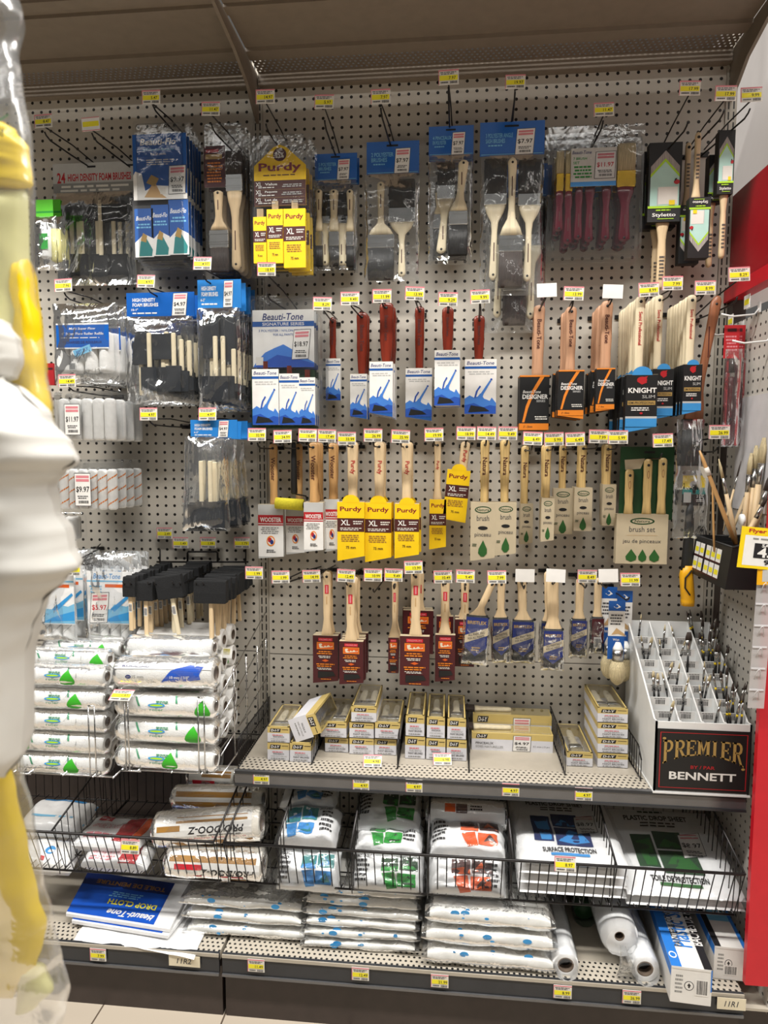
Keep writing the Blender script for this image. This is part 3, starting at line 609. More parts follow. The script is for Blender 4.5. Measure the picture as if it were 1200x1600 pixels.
t = purdy3(-.14, 'yellow house-shaped card pack of three yellow-sleeved brushes, front'); stack(t, 2, .033, 'one of the yellow house-shaped card packs behind the front one', jr=.01)
hk(415, 152, 437, 222, -.13, 'yellow house-shaped card packs', '14.97')
# blue header bags
def header(t, u0, v0, u1, v1, Y, l1, l2, px, extra=0):
    card(t, u0, v0, u1, v1, Y, [('r', .01, .01, .99, .99, 'card_blue'), ('r', .38, .1, .6, .16, 'black'), ('t', l1, .3, .4, .13, 'sky', dict(w=.42)), ('t', l2, .24, .56, .13, 'sky', dict(w=.3)), ('g', .1, .66, .4, .74, 1, 'sky'), ('r', .02, .95, .98, .97, 'sky')] + sticker(px, .24, px+.27, .98, '$7.97', -.03), 'card_blue', th=.002, nm='header_card')
def bagA(Y, lb):
    t = pack('brush_bag', lb, 'brush bag', 525, 244, Y); header(t, 492, 240, 558, 282, Y, '5 POLYESTER', 'BRUSHES', .56)
    for u, up_ in ((499, 1), (508, 0), (522, 1), (534, 0), (541, 0), (547, 1)):
        Yb = Y-.01 if up_ else Y
        if up_: pbrush(t, u, 6 if u != 522 else 8, 417, 385, 362, 296, Yb, 'bristle_black', 'wood_pale')
        else: pbrush(t, u, 8, 300, 338, 350, 415, Yb, 'bristle_black', 'wood_pale')
    bag(t, 490, 281, 557, 422, Y-.006, .022, seed=2); return t
t = bagA(-.05, 'clear bag of five narrow brushes under blue header card, furthest left'); stack(t, 1, .03, 'second bag of five narrow brushes just behind the first')
hk(507, 160, 525, 245, -.04, 'bag of five narrow brushes', '5.97', L=.21)
t = pack('brush_bag', 'clear bag of two wide brushes under plain wide blue header card', 'brush bag', 612, 228, -.045); header(t, 573, 221, 655, 272, -.045, '2 POLYESTER', 'BRUSHES', .56)
pbrush(t, 595, 21, 438, 388, 367, 284, -.06, 'bristle_black', 'wood_pale', hwid=.010); pbrush(t, 628, 21, 280, 325, 348, 433, -.05, 'bristle_black', 'wood_pale', hwid=.010)
bag(t, 570, 271, 655, 440, -.06, .03, seed=3)
hk(595, 152, 612, 229, -.035, 'bag of two wide brushes', '7.97', L=.21)
def bagC(Y, lb):
    t = pack('brush_bag', lb, 'brush bag', 703, 203, Y); header(t, 670, 197, 740, 243, Y, '4 PINCEAUX', 'EN POLYESTER', .54)
    pbrush(t, 697, 14, 254, 290, 312, 396, Y-.004, 'bristle_black', 'wood_pale', uh=689); pbrush(t, 716, 15, 400, 352, 330, 250, Y-.014, 'bristle_black', 'wood_pale', uh=725)
    pbrush(t, 687, 10, 400, 358, 335, 300, Y+.006, 'bristle_black', 'wood_pale')
    bag(t, 669, 242, 738, 407, Y-.006, .024, seed=4); return t
t = bagC(-.06, 'clear bag of four brushes under blue header with french wording'); stack(t, 1, .034, 'second bag of four brushes hidden behind the first, lower edge showing')
hk(701, 122, 703, 204, -.04, 'bag of four brushes', '7.97', L=.225)
def bagD(Y, lb):
    t = pack('brush_bag', lb, 'brush bag', 798, 196, Y); header(t, 750, 190, 851, 243, Y, '3 POLYESTER ANGLE', 'SASH BRUSHES', .58)
    pbrush(t, 774, 18, 248, 303, 321, 438, Y-.004, 'bristle_black', 'wood_pale', uh=770, hwid=.010); pbrush(t, 828, 19, 250, 303, 322, 440, Y-.004, 'bristle_black', 'wood_pale', uh=823, hwid=.010)
    pbrush(t, 798, 19, 450, 394, 368, 246, Y-.014, 'bristle_brown', 'wood_pale', uh=801, hwid=.011)
    bag(t, 750, 242, 848, 462, Y-.008, .026, seed=5); return t
t = bagD(-.075, 'large clear bag of three angled sash brushes under blue header, front'); dup(t, (t.location.x+.015, -.03, t.location.z-.085), 'second bag of angled sash brushes hanging lower behind the first')
hk(805, 129, 799, 197, -.05, 'large bags of sash brushes', '19.97', L=.19)
# clamshell of seven burgundy brushes
def clam(Y, lb):
    t = pack('brush_set_clamshell', lb, 'brush set', 928, 222, Y)
    card(t, 892, 231, 963, 291, Y-.012, [('r', 0, 0, 1, 1, 'paper'), ('t', 'Beauti-Tone', .24, .11, .09, 'navy', dict(w=.42, sh=.2)), ('t', '7 BRUSH', .2, .27, .07, 'green', dict(w=.3)), ('t', 'SET', .12, .38, .07, 'green', dict(w=.14)), ('g', .05, .45, .48, .8, 4, 'green'), ('r', 0, .88, 1, 1, 'lblue')] + sticker(.55, .12, .98, .8, '$11.97', -.02, True), nm='printed_card')
    for u, hw, b0, f0, f1, h in ((875, 6, 236, 272, 300, 362), (889, 6, 236, 272, 300, 382), (905, 6, 250, 285, 294, 376), (922, 9, 252, 285, 292, 379), (948, 8, 252, 283, 292, 377), (978, 15, 224, 267, 293, 378)):
        pbrush(t, u, hw, b0, f0, f1, h, Y-.002, 'bristle_beige', 'burgundy', 'brass', hwid=.0105 if hw < 14 else .0145)
    shell(t, 857, 208, 1008, 402, Y, .028, inset=.05)
    card(t, 857, 196, 1008, 212, Y+.022, [], 'clear_shell', nm='hang_flange')
    return t
t = clam(-.10, 'clear clamshell of burgundy-handled brushes with gold ferrules, front'); stack(t, 2, .034, 'one of the burgundy brush clamshells behind the front one', jr=.006, dz=.001)
hk(943, 172, 929, 218, -.09, 'burgundy brush clamshells', '11.47', L=.16)
# blue cards glimpsed behind the sash bags
t = pack('blue_carded_pack', 'blue carded pack half hidden between the sash bag and burgundy clamshell', 'brush pack', 853, 262, -.02); card(t, 845, 258, 862, 305, -.02, [('r', 0, 0, 1, 1, 'card_blue')], nm='printed_card'); bag(t, 843, 305, 866, 392, -.022, .01, seed=9)
# chevron tipped brushes in black and lime boxes
def styl(box, up_, Y, lb, hx, hv0, hv1, scene=1):
    u0, v0, u1, v1 = box; t = pack('wall_brush', lb, 'wall brush', hx, hv0, Y)
    A = [('r', 0, 0, 1, 1, 'black'), ('p', [(.06, .8), (.94, .8), (.94, .44), (.5, .22), (.06, .44)], 'mint'), ('p', [(.06, .3), (.5, .1), (.94, .3), (.94, .4), (.5, .2), (.06, .4)], 'bristle_grey'), ('p', [(.06, .4), (.5, .2), (.94, .4), (.94, .44), (.5, .24), (.06, .44)], 'lime'), ('r', .3, .56, .9, .78, 'paper'),
         ('r', .28, .58, .31, .8, 'lgrey'), ('c', .86, .5, .09, .03, 'red'), ('p', [(.78, .5), (.8, .46), (.86, .45), (.86, .47)], 'black'), ('r', 0, .8, 1, .83, 'lime'), ('g', .2, .84, .8, .87, 1, 'lime'), ('t', 'Styletto', .5, .92, .06, 'white', dict(w=.72)), ('r', .3, .96, .8, .968, 'lime'), ('r', .64, .73, .82, .79, 'yellow')]
    x, zt, w_, h = rect(*box, Y); o = Vector(t.location)
    g = G().box(-w_/2, w_/2, -.012, .012, -h, 0, 'black').art(-w_/2, 0, w_, h, -.012, A)
    if not up_:
        g.xf(Matrix.Rotation(math.pi, 4, 'Y')); g.xf(Matrix.Translation((0, 0, -h)))
    g.obj('card_box', t, (x-o.x, 0, zt-o.z))
    a = at(hx, hv0, Y).z-o.z; b = at(hx, hv1, Y).z-o.z; wd = .0225 if w_ > .05 else .014
    g = G()
    if up_:   # box on top, handle hanging down
        handle(g, -b, -a, wd, wd*.9, wd*1.5, .013, 'wood'); g.xf(Matrix.Rotation(math.pi, 4, 'Y')); 
        if a-b > .1: g.art(-wd*.3, b+.08, wd*.6, .06, -.0072, [('g', 0, 0, 1, 1, 7, 'dgrey')])
    else:
        handle(g, a, b, wd, wd*.9, wd*1.6, .013, 'wood'); hole(g, .013, .0036, 0, a-.013); g.art(-wd*.3, a-.05, wd*.6, .06, -.0072, [('g', 0, 0, 1, 1, 7, 'dgrey')])
    g.obj('handle', t, (at(hx, hv0, Y).x-o.x, 0, 0))
    return t
t = styl((1011, 226, 1062, 349), True, -.085, 'big chevron-tipped wall brush in black and mint box, handle pointing down', 1035, 346, 452)
dup(t, (t.location.x-.003, -.05, t.location.z-.005), 'second chevron-tipped wall brush behind the big front one')
hk(1077, 139, 1036, 236, -.08, 'big chevron-tipped wall brushes', '17.99', L=.2)
t = styl((1073, 311, 1106, 405), False, -.12, 'chevron-tipped brush hung upside down in black box, front', 1091, 207, 314)
dup(t, (t.location.x-.002, -.06, t.location.z+.003), 'second upside down chevron brush behind the front one')
hk(1133, 147, 1092, 216, -.11, 'upside down chevron-tipped brushes', '17.99', L=.22)
t = styl((1104, 245, 1128, 318), True, -.09, 'slim chevron trim brush in black card, the left of two', 1111, 316, 418)
t = styl((1119, 207, 1144, 306), True, -.13, 'slim chevron trim brush in black card, beside the red panel', 1131, 302, 404)
hk(1173, 149, 1122, 212, -.11, 'slim chevron trim brushes', '9.99', L=.21)
# ---------------------------------------------------------------- second row: sleeved brushes with red, tan and pale handles
def fam(rows, name, cat, artf, base, hm, **kw):
    for r in rows:
        lb, box, hx, hv, hp, Y, n, dy, hk_, behind = r[:10]; k = dict(kw); k.update(r[10] if len(r) > 10 else {})
        t = sleeve_brush(name, lb, cat, box, hx, hv, hp, Y, artf() if callable(artf) else artf, base, hm, **k)
        if n: stack(t, n, dy, behind, jr=.015)
        if hk_: hook(hk_[0], hk_[1], t.location.x, t.location.z, hk_[2], hk_[3], hk_[4] if len(hk_) > 4 else .2)
SP = art_splash() + [('p', [(.12, .97), (.2, .84), (.62, .88), (.8, .95)], 'black')]
fam([
 ('small red-handled trim brush in narrow blue and white splash sleeve', (510, 561, 533, 626), 520, 496, 11, -.035, 0, .02, (504, 475, 'small red-handled trim brush', '8.29'), ''),
 ('red-handled sash brush in blue splash sleeve, second in its row', (548, 585, 574, 655), 566, 488, 18, -.05, 1, .023, (547, 467, 'second red-handled brush', '9.49'), 'brush just behind the second red-handled splash brush', dict(slant=-.06)),
 ('widest-gripped red-handled brush at the front of the thickest splash stack', (578, 566, 614, 652), 604, 473, 22, -.155, 6, .0215, (597, 463, 'thickest stack of red-handled brushes', '11.99'), 'one of the splash-sleeved brushes stacked behind the widest-gripped red one', dict(slant=-.08)),
 ('red-handled brush in splash sleeve with black bristle window, fourth in row', (634, 576, 675, 658), 656, 479, 15, -.05, 1, .023, (648, 459, 'fourth red-handled brush', '13.99'), 'brush just behind the fourth red-handled splash brush', dict(slant=-.08)),
 ('short red-handled brush whose splash sleeve hangs highest of its row', (679, 548, 718, 634), 700, 480, 18, -.11, 3, .0215, (700, 468, 'highest-hanging red-handled brushes', '9.29'), 'one of the splash brushes behind the highest-hanging red-handled one'),
 ('short red-handled brush in widest splash sleeve at the right of its row', (726, 562, 775, 647), 749, 493, 17, -.05, 0, .023, (750, 464, 'widest splash-sleeved brush', '9.99'), ''),
], 'sash_brush', 'paint brush', SP, 'white', 'wood_red', mark=('Beauti-Tone', 'brown'), foot='blue', d=.019, wb=.02)
fam([
 ('red-brown handled brush in widest black and orange designer sleeve', (811, 587, 857, 672), 843, 477, 17, -.05, 1, .024, (854, 454, 'widest black and orange sleeved brush', ''), 'brush behind the widest black and orange sleeve', dict(wb=.026)),
 ('tan-handled brush in black and orange sleeve, middle one of three', (871, 579, 911, 655), 893, 479, 16, -.12, 3, .023, (896, 459, 'middle black and orange sleeved brushes', '13.99'), 'one of the brushes behind the middle black and orange sleeve', dict(slant=-.07)),
 ('tan-handled brush in narrow black and orange sleeve before a thick stack', (930, 576, 959, 643), 949, 470, 17, -.155, 5, .023, (957, 456, 'narrow black and orange sleeved brushes', ''), 'one of the brushes stacked behind the narrow black and orange sleeve', dict(slant=.05)),
], 'designer_brush', 'paint brush', art_designer, 'black', 'wood_tan', mark=('Beauti-Tone', 'brown'), foot='orange', d=.019, wb=.024)
fam([
 ('pale-handled brush in widest black and sky-blue slim sleeve', (976, 586, 1025, 676), 1001, 463, 15, -.185, 8, .0205, (1013, 453, 'widest black and sky-blue brushes', '8.99'), 'one of the pale-handled brushes fanned behind the widest blue-black sleeve', dict(slant=.1)),
 ('pale-handled brush in blue-black sleeve, half behind the widest one', (1018, 577, 1050, 656), 1030, 461, 13, -.14, 4, .021, (1050, 443, 'half hidden black and sky-blue brushes', '7.99'), 'one of the pale-handled brushes behind the half-hidden blue-black sleeve', dict(slant=.08)),
 ('pale-handled brush in narrow blue-black sleeve at the right', (1065, 570, 1094, 648), 1081, 461, 14, -.17, 7, .0205, (1101, 450, 'narrow black and sky-blue brushes', '8.99'), 'one of the pale-handled brushes behind the narrow right blue-black sleeve', dict(slant=.08)),
], 'slim_brush', 'paint brush', art_knight, 'black', 'wood_pale', mark=('Semi Professional', 'red'), foot='lblue', d=.017, wb=.02, tab='lblue')
# long brown handled brush in a clear bag
t = pack('long_brush', 'long brown wooden handled angle brush with bagged black bristles, beside the upright', 'paint brush', 1118, 482, -.15)
pbrush(t, 1082, 17, 728, 672, 655, 462, -.15, 'bristle_black', 'wood_brown', uh=1121, hwid=.0125, th=.014); bag(t, 1056, 655, 1096, 765, -.158, .026, seed=12)
hk(1154, 429, 1117, 483, -.15, 'long brown angle brush', '8.29', L=.22)
# three-brush signature blister
def sig(Y, lb):
    t = pack('brush_set_pack', lb, 'brush set', 443, 476, Y)
    card(t, 395, 484, 491, 574, Y-.006, [('r', 0, 0, 1, 1, 'white'), ('t', 'Beauti-Tone', .5, .12, .12, 'navy', dict(w=.66, sh=.2, b=1)), ('r', 0, .2, 1, .29, 'blue'), ('t', 'SIGNATURE SERIES', .5, .245, .055, 'white', dict(w=.68)), ('t', '3 POLYESTER / NYLON BRUSHES', .5, .36, .04, 'blue', dict(w=.8, b=0)), ('t', 'FOR ALL PAINTS', .5, .43, .04, 'blue', dict(w=.32, b=0)),
        ('p', [(0, 1), (1, 1), (1, .92), (.8, .8), (.66, .7), (.5, .6), (.36, .66), (.2, .74), (.06, .9)], 'lroy'), ('p', [(0, 1), (1, 1), (1, .94), (.7, .84), (.4, .78), (.2, .9)], 'roy'), ('r', .05, .82, .17, .96, 'paper')] + sticker(.68, .36, .94, .86, '$18.97', -.04), nm='printed_card')
    for a, b, c, d in ((395, 436, 577, 664), (437, 468, 584, 664), (468, 493, 590, 664)):
        G().box(-.006, .006, -.004, .004, 0, .02, 'wood_red').obj('handle', t, tuple(at((a+b)/2, c, Y-.004)-Vector(t.location)))
        card(t, a, c, b, d, Y-.01, SP, 'white', th=.008, nm='brush_sleeve')
    card(t, 393, 578, 492, 668, Y+.006, [], 'dgreen', nm='backing_card')
    shell(t, 387, 459, 507, 673, Y, .026, inset=.06)
    return t
t = sig(-.12, 'large clear blister pack of three splash-sleeved brushes under a white card'); stack(t, 2, .03, 'one of the large splash-carded blister packs behind the front one', jr=.006)
hk(417, 421, 446, 478, -.11, 'large splash-carded blister packs', '18.97', L=.2)
# left part of this row: roller refills and foam brush bags
def rolls(par, u0, v0, u1, v1, n, Y, m, stripes=None, r=None):
    x, zt, w_, h = rect(u0, v0, u1, v1, Y); o = Vector(par.location); rr = w_/n/2*.97
    for k in range(n):
        g = G().loft([(0, rr*.6, rr*.6), (-.003, rr*.93, rr*.93), (-.01, rr, rr), (-h+.01, rr, rr), (-h+.003, rr*.93, rr*.93), (-h, rr*.6, rr*.6)], m, n=14, e=2); g.cyl((0, 0, .0003), (0, 0, -.004), rr*.5, rr*.5, 'tubecard', 10)
        if stripes:
            for q in range(3):
                g.grid(lambda a, b: (lambda th, z: (rr*1.01*math.cos(th), rr*1.01*math.sin(th), z))(math.pi+a*math.pi, -h*(.1+.3*q)-h*.22*(1-a)-.004*b), 8, 1, stripes)
        g.obj('roller_refill', par, (x-w_/2+w_*(k+.5)/n-o.x, Y-o.y, zt-o.z))
def rbag(Y, lb):
    t = pack('roller_refill_bag', lb, 'roller refills', 135, 474, Y)
    rolls(t, 89, 520, 178, 583, 4, Y, 'fleece')
    card(t, 88, 505, 170, 545, Y-.019, [('r', 0, 0, 1, .06, 'white'), ('t', 'Multi Super Flow', .5, .22, .12, 'white', dict(w=.5, sh=.2)), ('t', '4" Super Flow Roller Refills', .5, .42, .13, 'white', dict(w=.8)), ('g', .08, .54, .92, .6, 1, 'white'), ('t', 'RECHARGES DE ROULEAUX', .5, .74, .1, 'navy', dict(w=.74)), ('r', 0, .95, 1, 1, 'white')], 'card_blue', nm='printed_band')
    card(t, 108, 567, 118, 578, Y-.021, [('b', .1, .1, .9, .9, 'dgrey')], 'lgrey', nm='bar_code_label')
    bag(t, 84, 474, 186, 600, Y-.004, .045, seed=30); return t
t = rbag(-.165, 'clear bag of four white roller refills with blue printed band, front'); card(t, 113, 543, 141, 554, -.19, [('t', 'BEST BUY', .5, .5, .5, 'blue', dict(w=.7))], 'sky', nm='sale_sticker', rot=-20)
stack(t, 2, .05, 'one of the blue-banded roller refill bags behind the front one', jr=.02, jx=.004)
hk(100, 446, 146, 478, -.10, 'blue-banded roller refill bags', '7.96', L=.2, col='wire_dark')
def rshell(v0, v1, u0, u1, Y, lb, price, st, sv, n=5, m='fleece'):
    t = pack('roller_refill_pack', lb, 'roller refills', (u0+u1)/2, v0+4, Y)
    rolls(t, u0+6, v0+15, u1-4, v1-2, n, Y, m, st); s = 26 if not st else 26
    card(t, sv[0], sv[1], sv[2], sv[3], Y-.0235, sticker(.02, .02, .98, .98, price), 'ink', th=.0006, nm='price_sticker')
    shell(t, u0, v0, u1, v1, Y, .042, inset=.035); return t
t = rshell(608, 690, 88, 186, -.20, 'clear box of five plain white roller refills marked $11.97, front', '$11.97', None, (101, 631, 125, 680))
stack(t, 3, .047, 'one of the plain white roller refill boxes behind the front one', jr=.004, jx=.0015)
hk(106, 595, 132, 612, -.18, 'plain white roller refill boxes', '14.49', L=.22, col='wire_dark')
t = rshell(718, 798, 88, 188, -.19, 'clear box of roller refills with orange diagonal stripes marked $9.97, front', '$9.97', 'orange', (117, 739, 142, 791), 6)
stack(t, 3, .046, 'one of the orange-striped roller refill boxes behind the front one', jr=.004, jx=.0015)
t = pack('roller_refill_pack', 'partly hidden pack of white roller refills below the orange-striped boxes', 'roller refills', 100, 802, -.12); rolls(t, 82, 806, 126, 842, 2, -.12, 'fleece'); shell(t, 78, 802, 130, 846, -.12, .04)
t = pack('red_pack', 'small dark red pack glimpsed between the yellow bag and roller refills', 'pack', 80, 566, -.1); card(t, 72, 568, 86, 602, -.1, [('r', .1, .2, .9, .3, 'maroon')], 'red', th=.01, nm='printed_card')
# foam brush bags
def foambag(t, hd, bg, Y, tint, l, px, pieces, seed, price='$4.97', taper=0):
    card(t, *hd, Y, [('r', 0, 0, 1, 1, tint), ('t', 'HIGH DENSITY', .26, .3, .15, 'white', dict(w=.34, b=2)), ('t', 'FOAM BRUSHES', .28, .5, .15, 'white', dict(w=.38, b=2)), ('t', l, .12, .7, .1, 'white', dict(w=.1)), ('g', .06, .8, .5, .9, 1, 'white')] + sticker(px, .06, px+.2, .96, price, -.03), tint, th=.002, nm='header_card')
    for p in pieces: foam_part(t, p[0], p[1], p[2], p[3], p[4], Y+(p[6] if len(p) > 6 else 0), p[5], 3.6, 'foam_blue', 'wood_pale')
    bag(t, *bg, Y-.004, .036, seed=seed, taper=taper, amp=.009)
t = pack('foam_brush_bag', 'wide clear bag of one-inch foam brushes under dark blue header', 'foam brushes', 250, 462, -.13)
foambag(t, (198, 457, 304, 495), (197, 494, 303, 632), -.13, 'card_blue', '10-1"', .7, [(219, 518, 570, 568, 618, 13), (254, 522, 562, 560, 614, 15, -.006), (235, 610, 574, 576, 520, 13, -.012), (262, 616, 574, 576, 518, 15, -.004), (273, 612, 572, 574, 520, 12, -.012), (285, 612, 580, 580, 530, 12, -.006), (297, 610, 590, 588, 532, 8)], 40)
stack(t, 2, .042, 'one of the wide foam brush bags behind the front dark blue header', jr=.02)
hk(229, 440, 249, 464, -.12, 'wide bags of one-inch foam brushes', '4.97', L=.19, col='wire_dark')
t = pack('foam_brush_bag', 'narrow clear bag of wide foam brushes under light blue header', 'foam brushes', 342, 443, -.15)
foambag(t, (309, 437, 377, 482), (309, 481, 376, 640), -.15, 'header_blue', '6-2"', .62, [(330, 492, 560, 555, 590, 13), (356, 495, 570, 560, 600, 11, .008), (338, 628, 588, 590, 525, 21, -.012), (350, 632, 588, 590, 525, 18, -.004), (366, 612, 600, 600, 545, 8)], 41)
stack(t, 3, .04, 'one of the narrow foam brush bags behind the light blue header', jr=.03)
hk(317, 412, 342, 444, -.14, 'narrow bags of wide foam brushes', '4.97', L=.19, col='wire_dark')
t = pack('foam_brush_bag', 'clear tapering bag of three-inch foam brushes under light blue header, lowest', 'foam brushes', 334, 662, -.2)
foambag(t, (298, 656, 371, 684), (283, 682, 358, 830), -.2, 'header_blue', '4-3"', .62, [(330, 824, 784, 786, 720, 24, -.008), (316, 822, 788, 786, 720, 22), (337, 826, 800, 800, 722, 20, .008)], 42, taper=.2)
stack(t, 4, .04, 'one of the three-inch foam brush bags strung out behind the lowest header', jr=.05, jx=.006)
hk(325, 647, 334, 663, -.19, 'three-inch foam brush bags', '4.97', L=.205, col='wire_dark')
t = hook(233, 647, -.215, at(290, 668, 0).z, 'nothing, an empty peg under the wide bags', '4.97', .2, 'wire_dark'); t['label'] = 'empty double wire peg hook with price tag under the wide foam bags'
# ---------------------------------------------------------------- third row
fam([
 ('wooden-handled brush in grey and red sleeve, first in its row', (405, 788, 444, 872), 427, 693, 14, -.06, 0, .02, (402, 679, 'first grey and red sleeved brush', '32.99'), '', dict(slant=.04)),
 ('grey and red sleeved brush sharing its hook with a mini roller', (448, 792, 477, 866), 467, 693, 12, -.04, 0, .02, (442, 682, 'brush with yellow mini roller', '34.99'), '', dict(slant=.05)),
 ('brighter white-faced brush in grey and red sleeve before a thick stack', (476, 785, 506, 862), 490, 691, 15, -.15, 3, .021, (481, 680, 'white-faced grey and red sleeves', '16.49'), 'one of the grey and red sleeved brushes behind the white-faced one', dict(slant=.05)),
 ('narrow brush in grey and red sleeve beside the first yellow sleeve', (508, 780, 531, 862), 520, 692, 14, -.12, 1, .021, (511, 681, 'narrow grey and red sleeves', '17.49'), 'brush behind the narrow grey and red sleeve', dict(slant=.06)),
], 'grey_sleeve_brush', 'paint brush', art_wooster, 'lgrey', 'wood_oak', mark=('Wooster', 'brown'), d=.018, wb=.022, foot='lgrey')
t = thing('mini_roller', 'yellow mini foam roller with black grip hanging in front of sleeved brushes', 'paint roller', tuple(at(459, 697, -.075)))
o_ = Vector(t.location); q = lambda u, v: tuple(at(u, v, -.075)-o_)
g = G(); g.cyl(q(431, 786), q(474, 789), .0155, .0155, 'sponge_yellow', 18); g.obj('foam_sleeve', t)
g = G(); g.tube([q(459, 760), q(462, 772), q(478, 775), q(482, 789), q(474, 789)], .0022, 'wire', 8); g.cyl(q(474, 789), q(477, 789), .009, .009, 'wire', 12); g.obj('frame', t)
g = G(); a = Vector(q(459, 770)); g.loft([(0+.01, .004, .004), (.006, .006, .006), (-.04, .0075, .0075), (a.z-.0, .009, .008), (a.z-.004, .006, .006)], 'black'); g.obj('grip', t)
PU = ('Purdy', 'red')
fam([
 ('brush in widest yellow and brown sleeve, first of the yellow ones', (528, 784, 570, 876), 551, 690, 17, -.13, 1, .022, (542, 685, 'first yellow-sleeved brushes', '33.99'), 'brush behind the first wide yellow sleeve', dict(slant=.09)),
 ('brush in wide yellow and brown sleeve, second of the yellow ones', (571, 785, 612, 878), 593, 690, 17, -.12, 2, .022, (583, 680, 'second yellow-sleeved brushes', '26.99'), 'one of the brushes behind the second wide yellow sleeve', dict(slant=.09)),
 ('brush in yellow and brown sleeve before three more, third from left', (617, 787, 655, 872), 636, 690, 17, -.14, 3, .022, (626, 682, 'third yellow-sleeved brushes', '25.99'), 'one of the brushes behind the third yellow sleeve', dict(slant=.08)),
 ('narrow flat brush hanging alone in a slim yellow sleeve', (671, 780, 697, 858), 684, 688, 11, -.05, 0, .02, (678, 679, 'narrow lone yellow-sleeved brush', '19.99'), '', dict(slant=.06, tab=None)),
 ('short-gripped brush in tilted yellow sleeve hanging higher than the rest', (702, 735, 738, 816), 727, 690, 15, -.05, 0, .02, (728, 677, 'tilted yellow-sleeved brush', '18.99'), '', dict(slant=-.04, rot=5)),
], 'yellow_sleeve_brush', 'paint brush', art_purdy, 'pyel', 'wood', mark=PU, d=.018, wb=.024, tab='pyel', foot='pyel')
NA = ('Natura', 'brown')
fam([
 ('bamboo-handled brush in widest kraft sleeve with big green leaf', (735, 785, 773, 876), 758, 687, 14, -.13, 1, .022, (760, 677, 'widest kraft-sleeved brushes', '14.49'), 'brush behind the widest kraft sleeve', dict(slant=.06)),
 ('bamboo-handled brush in wide kraft sleeve, second of the kraft ones', (773, 785, 806, 868), 790, 687, 14, -.13, 1, .022, (793, 677, 'second kraft-sleeved brushes', '9.49'), 'brush behind the second kraft sleeve', dict(slant=.05)),
 ('bamboo-handled brush in narrow kraft sleeve, third of the kraft ones', (812, 787, 832, 850), 821, 696, 12, -.04, 1, .02, (832, 685, 'third kraft-sleeved brush', '6.49'), 'brush behind the third narrow kraft sleeve', dict(slant=.04)),
 ('bamboo-handled brush in narrow kraft sleeve, fourth of the kraft ones', (845, 778, 865, 846), 855, 695, 13, -.12, 2, .021, (865, 686, 'fourth kraft-sleeved brushes', '5.99'), 'one of the brushes behind the fourth kraft sleeve', dict(slant=.04)),
 ('short bamboo-handled brush in broad kraft sleeve, fifth of the kraft ones', (863, 763, 894, 834), 880, 694, 12, -.05, 0, .02, (898, 686, 'fifth kraft-sleeved brush', '6.49'), ''),
 ('short bamboo-handled brush in broad kraft sleeve, sixth of the kraft ones', (896, 762, 924, 829), 911, 693, 13, -.07, 1, .021, (935, 682, 'sixth kraft-sleeved brush', '7.99'), 'brush behind the sixth kraft sleeve'),
 ('short bamboo-handled brush in narrow kraft sleeve next to the green brush set', (940, 757, 961, 821), 950, 694, 13, -.07, 1, .021, (965, 683, 'kraft-sleeved brush by the green set', '5.99'), 'brush behind the narrow kraft sleeve next to the green set'),
], 'kraft_sleeve_brush', 'paint brush', art_brush, 'kraft', 'bamboo', mark=NA, d=.017, wb=.019)
t = pack('brush_set_pack', 'dark green carded set of three bamboo brushes in kraft box', 'brush set', 1020, 712, -.08)
card(t, 968, 698, 1052, 812, -.078, [('p', [(.08, .18), (.46, .16), (.38, .3), (.1, .32)], 'kraft'), ('r', .44, .06, .64, .09, 'black')], 'dgreen', nm='backing_card')
for u, v in ((984, 733), (1013, 717), (1036, 715)):
    a = at(u, v, -.088); H = a.z-at(u, 806, -.088).z; g = G(); handle(g, 0, -H, .022, .021, .024, .012, 'bamboo'); hole(g, .012, .0036, 0, -.016); g.art(-.003, -.03, .006, .02, -.0068, [('c', .5, .5, .5, .5, 'wood_brown'), ('c', .5, .5, .3, .4, 'bamboo')])
    g.obj('brush_handle', t, (a.x-t.location.x, -.008, a.z-t.location.z))
card(t, 961, 803, 1041, 880, -.088, [('c', .5, .14, .24, .07, 'dgreen'), ('c', .5, .14, .2, .045, 'kraft'), ('t', 'Natura', .5, .14, .05, 'dgreen', dict(w=.3, sh=.2)), ('t', 'brush set', .5, .3, .11, 'dgrey', dict(w=.5, b=0)), ('t', 'jeu de pinceaux', .5, .55, .1, 'dgrey', dict(w=.74, b=0)), ('r', .2, .42, .8, .425, 'tan')] +
    [('p', [(u, .7), (u+.09*k, .85), (u+.08*k, .92), (u, .96), (u-.08*k, .92), (u-.09*k, .85)], 'leaf') for u, k in ((.3, 1.2), (.52, .9), (.75, 1.1))], 'kraft', th=.022, nm='card_box')
hk(1035, 688, 1020, 716, -.08, 'green carded bamboo brush set', '17.49', L=.2)
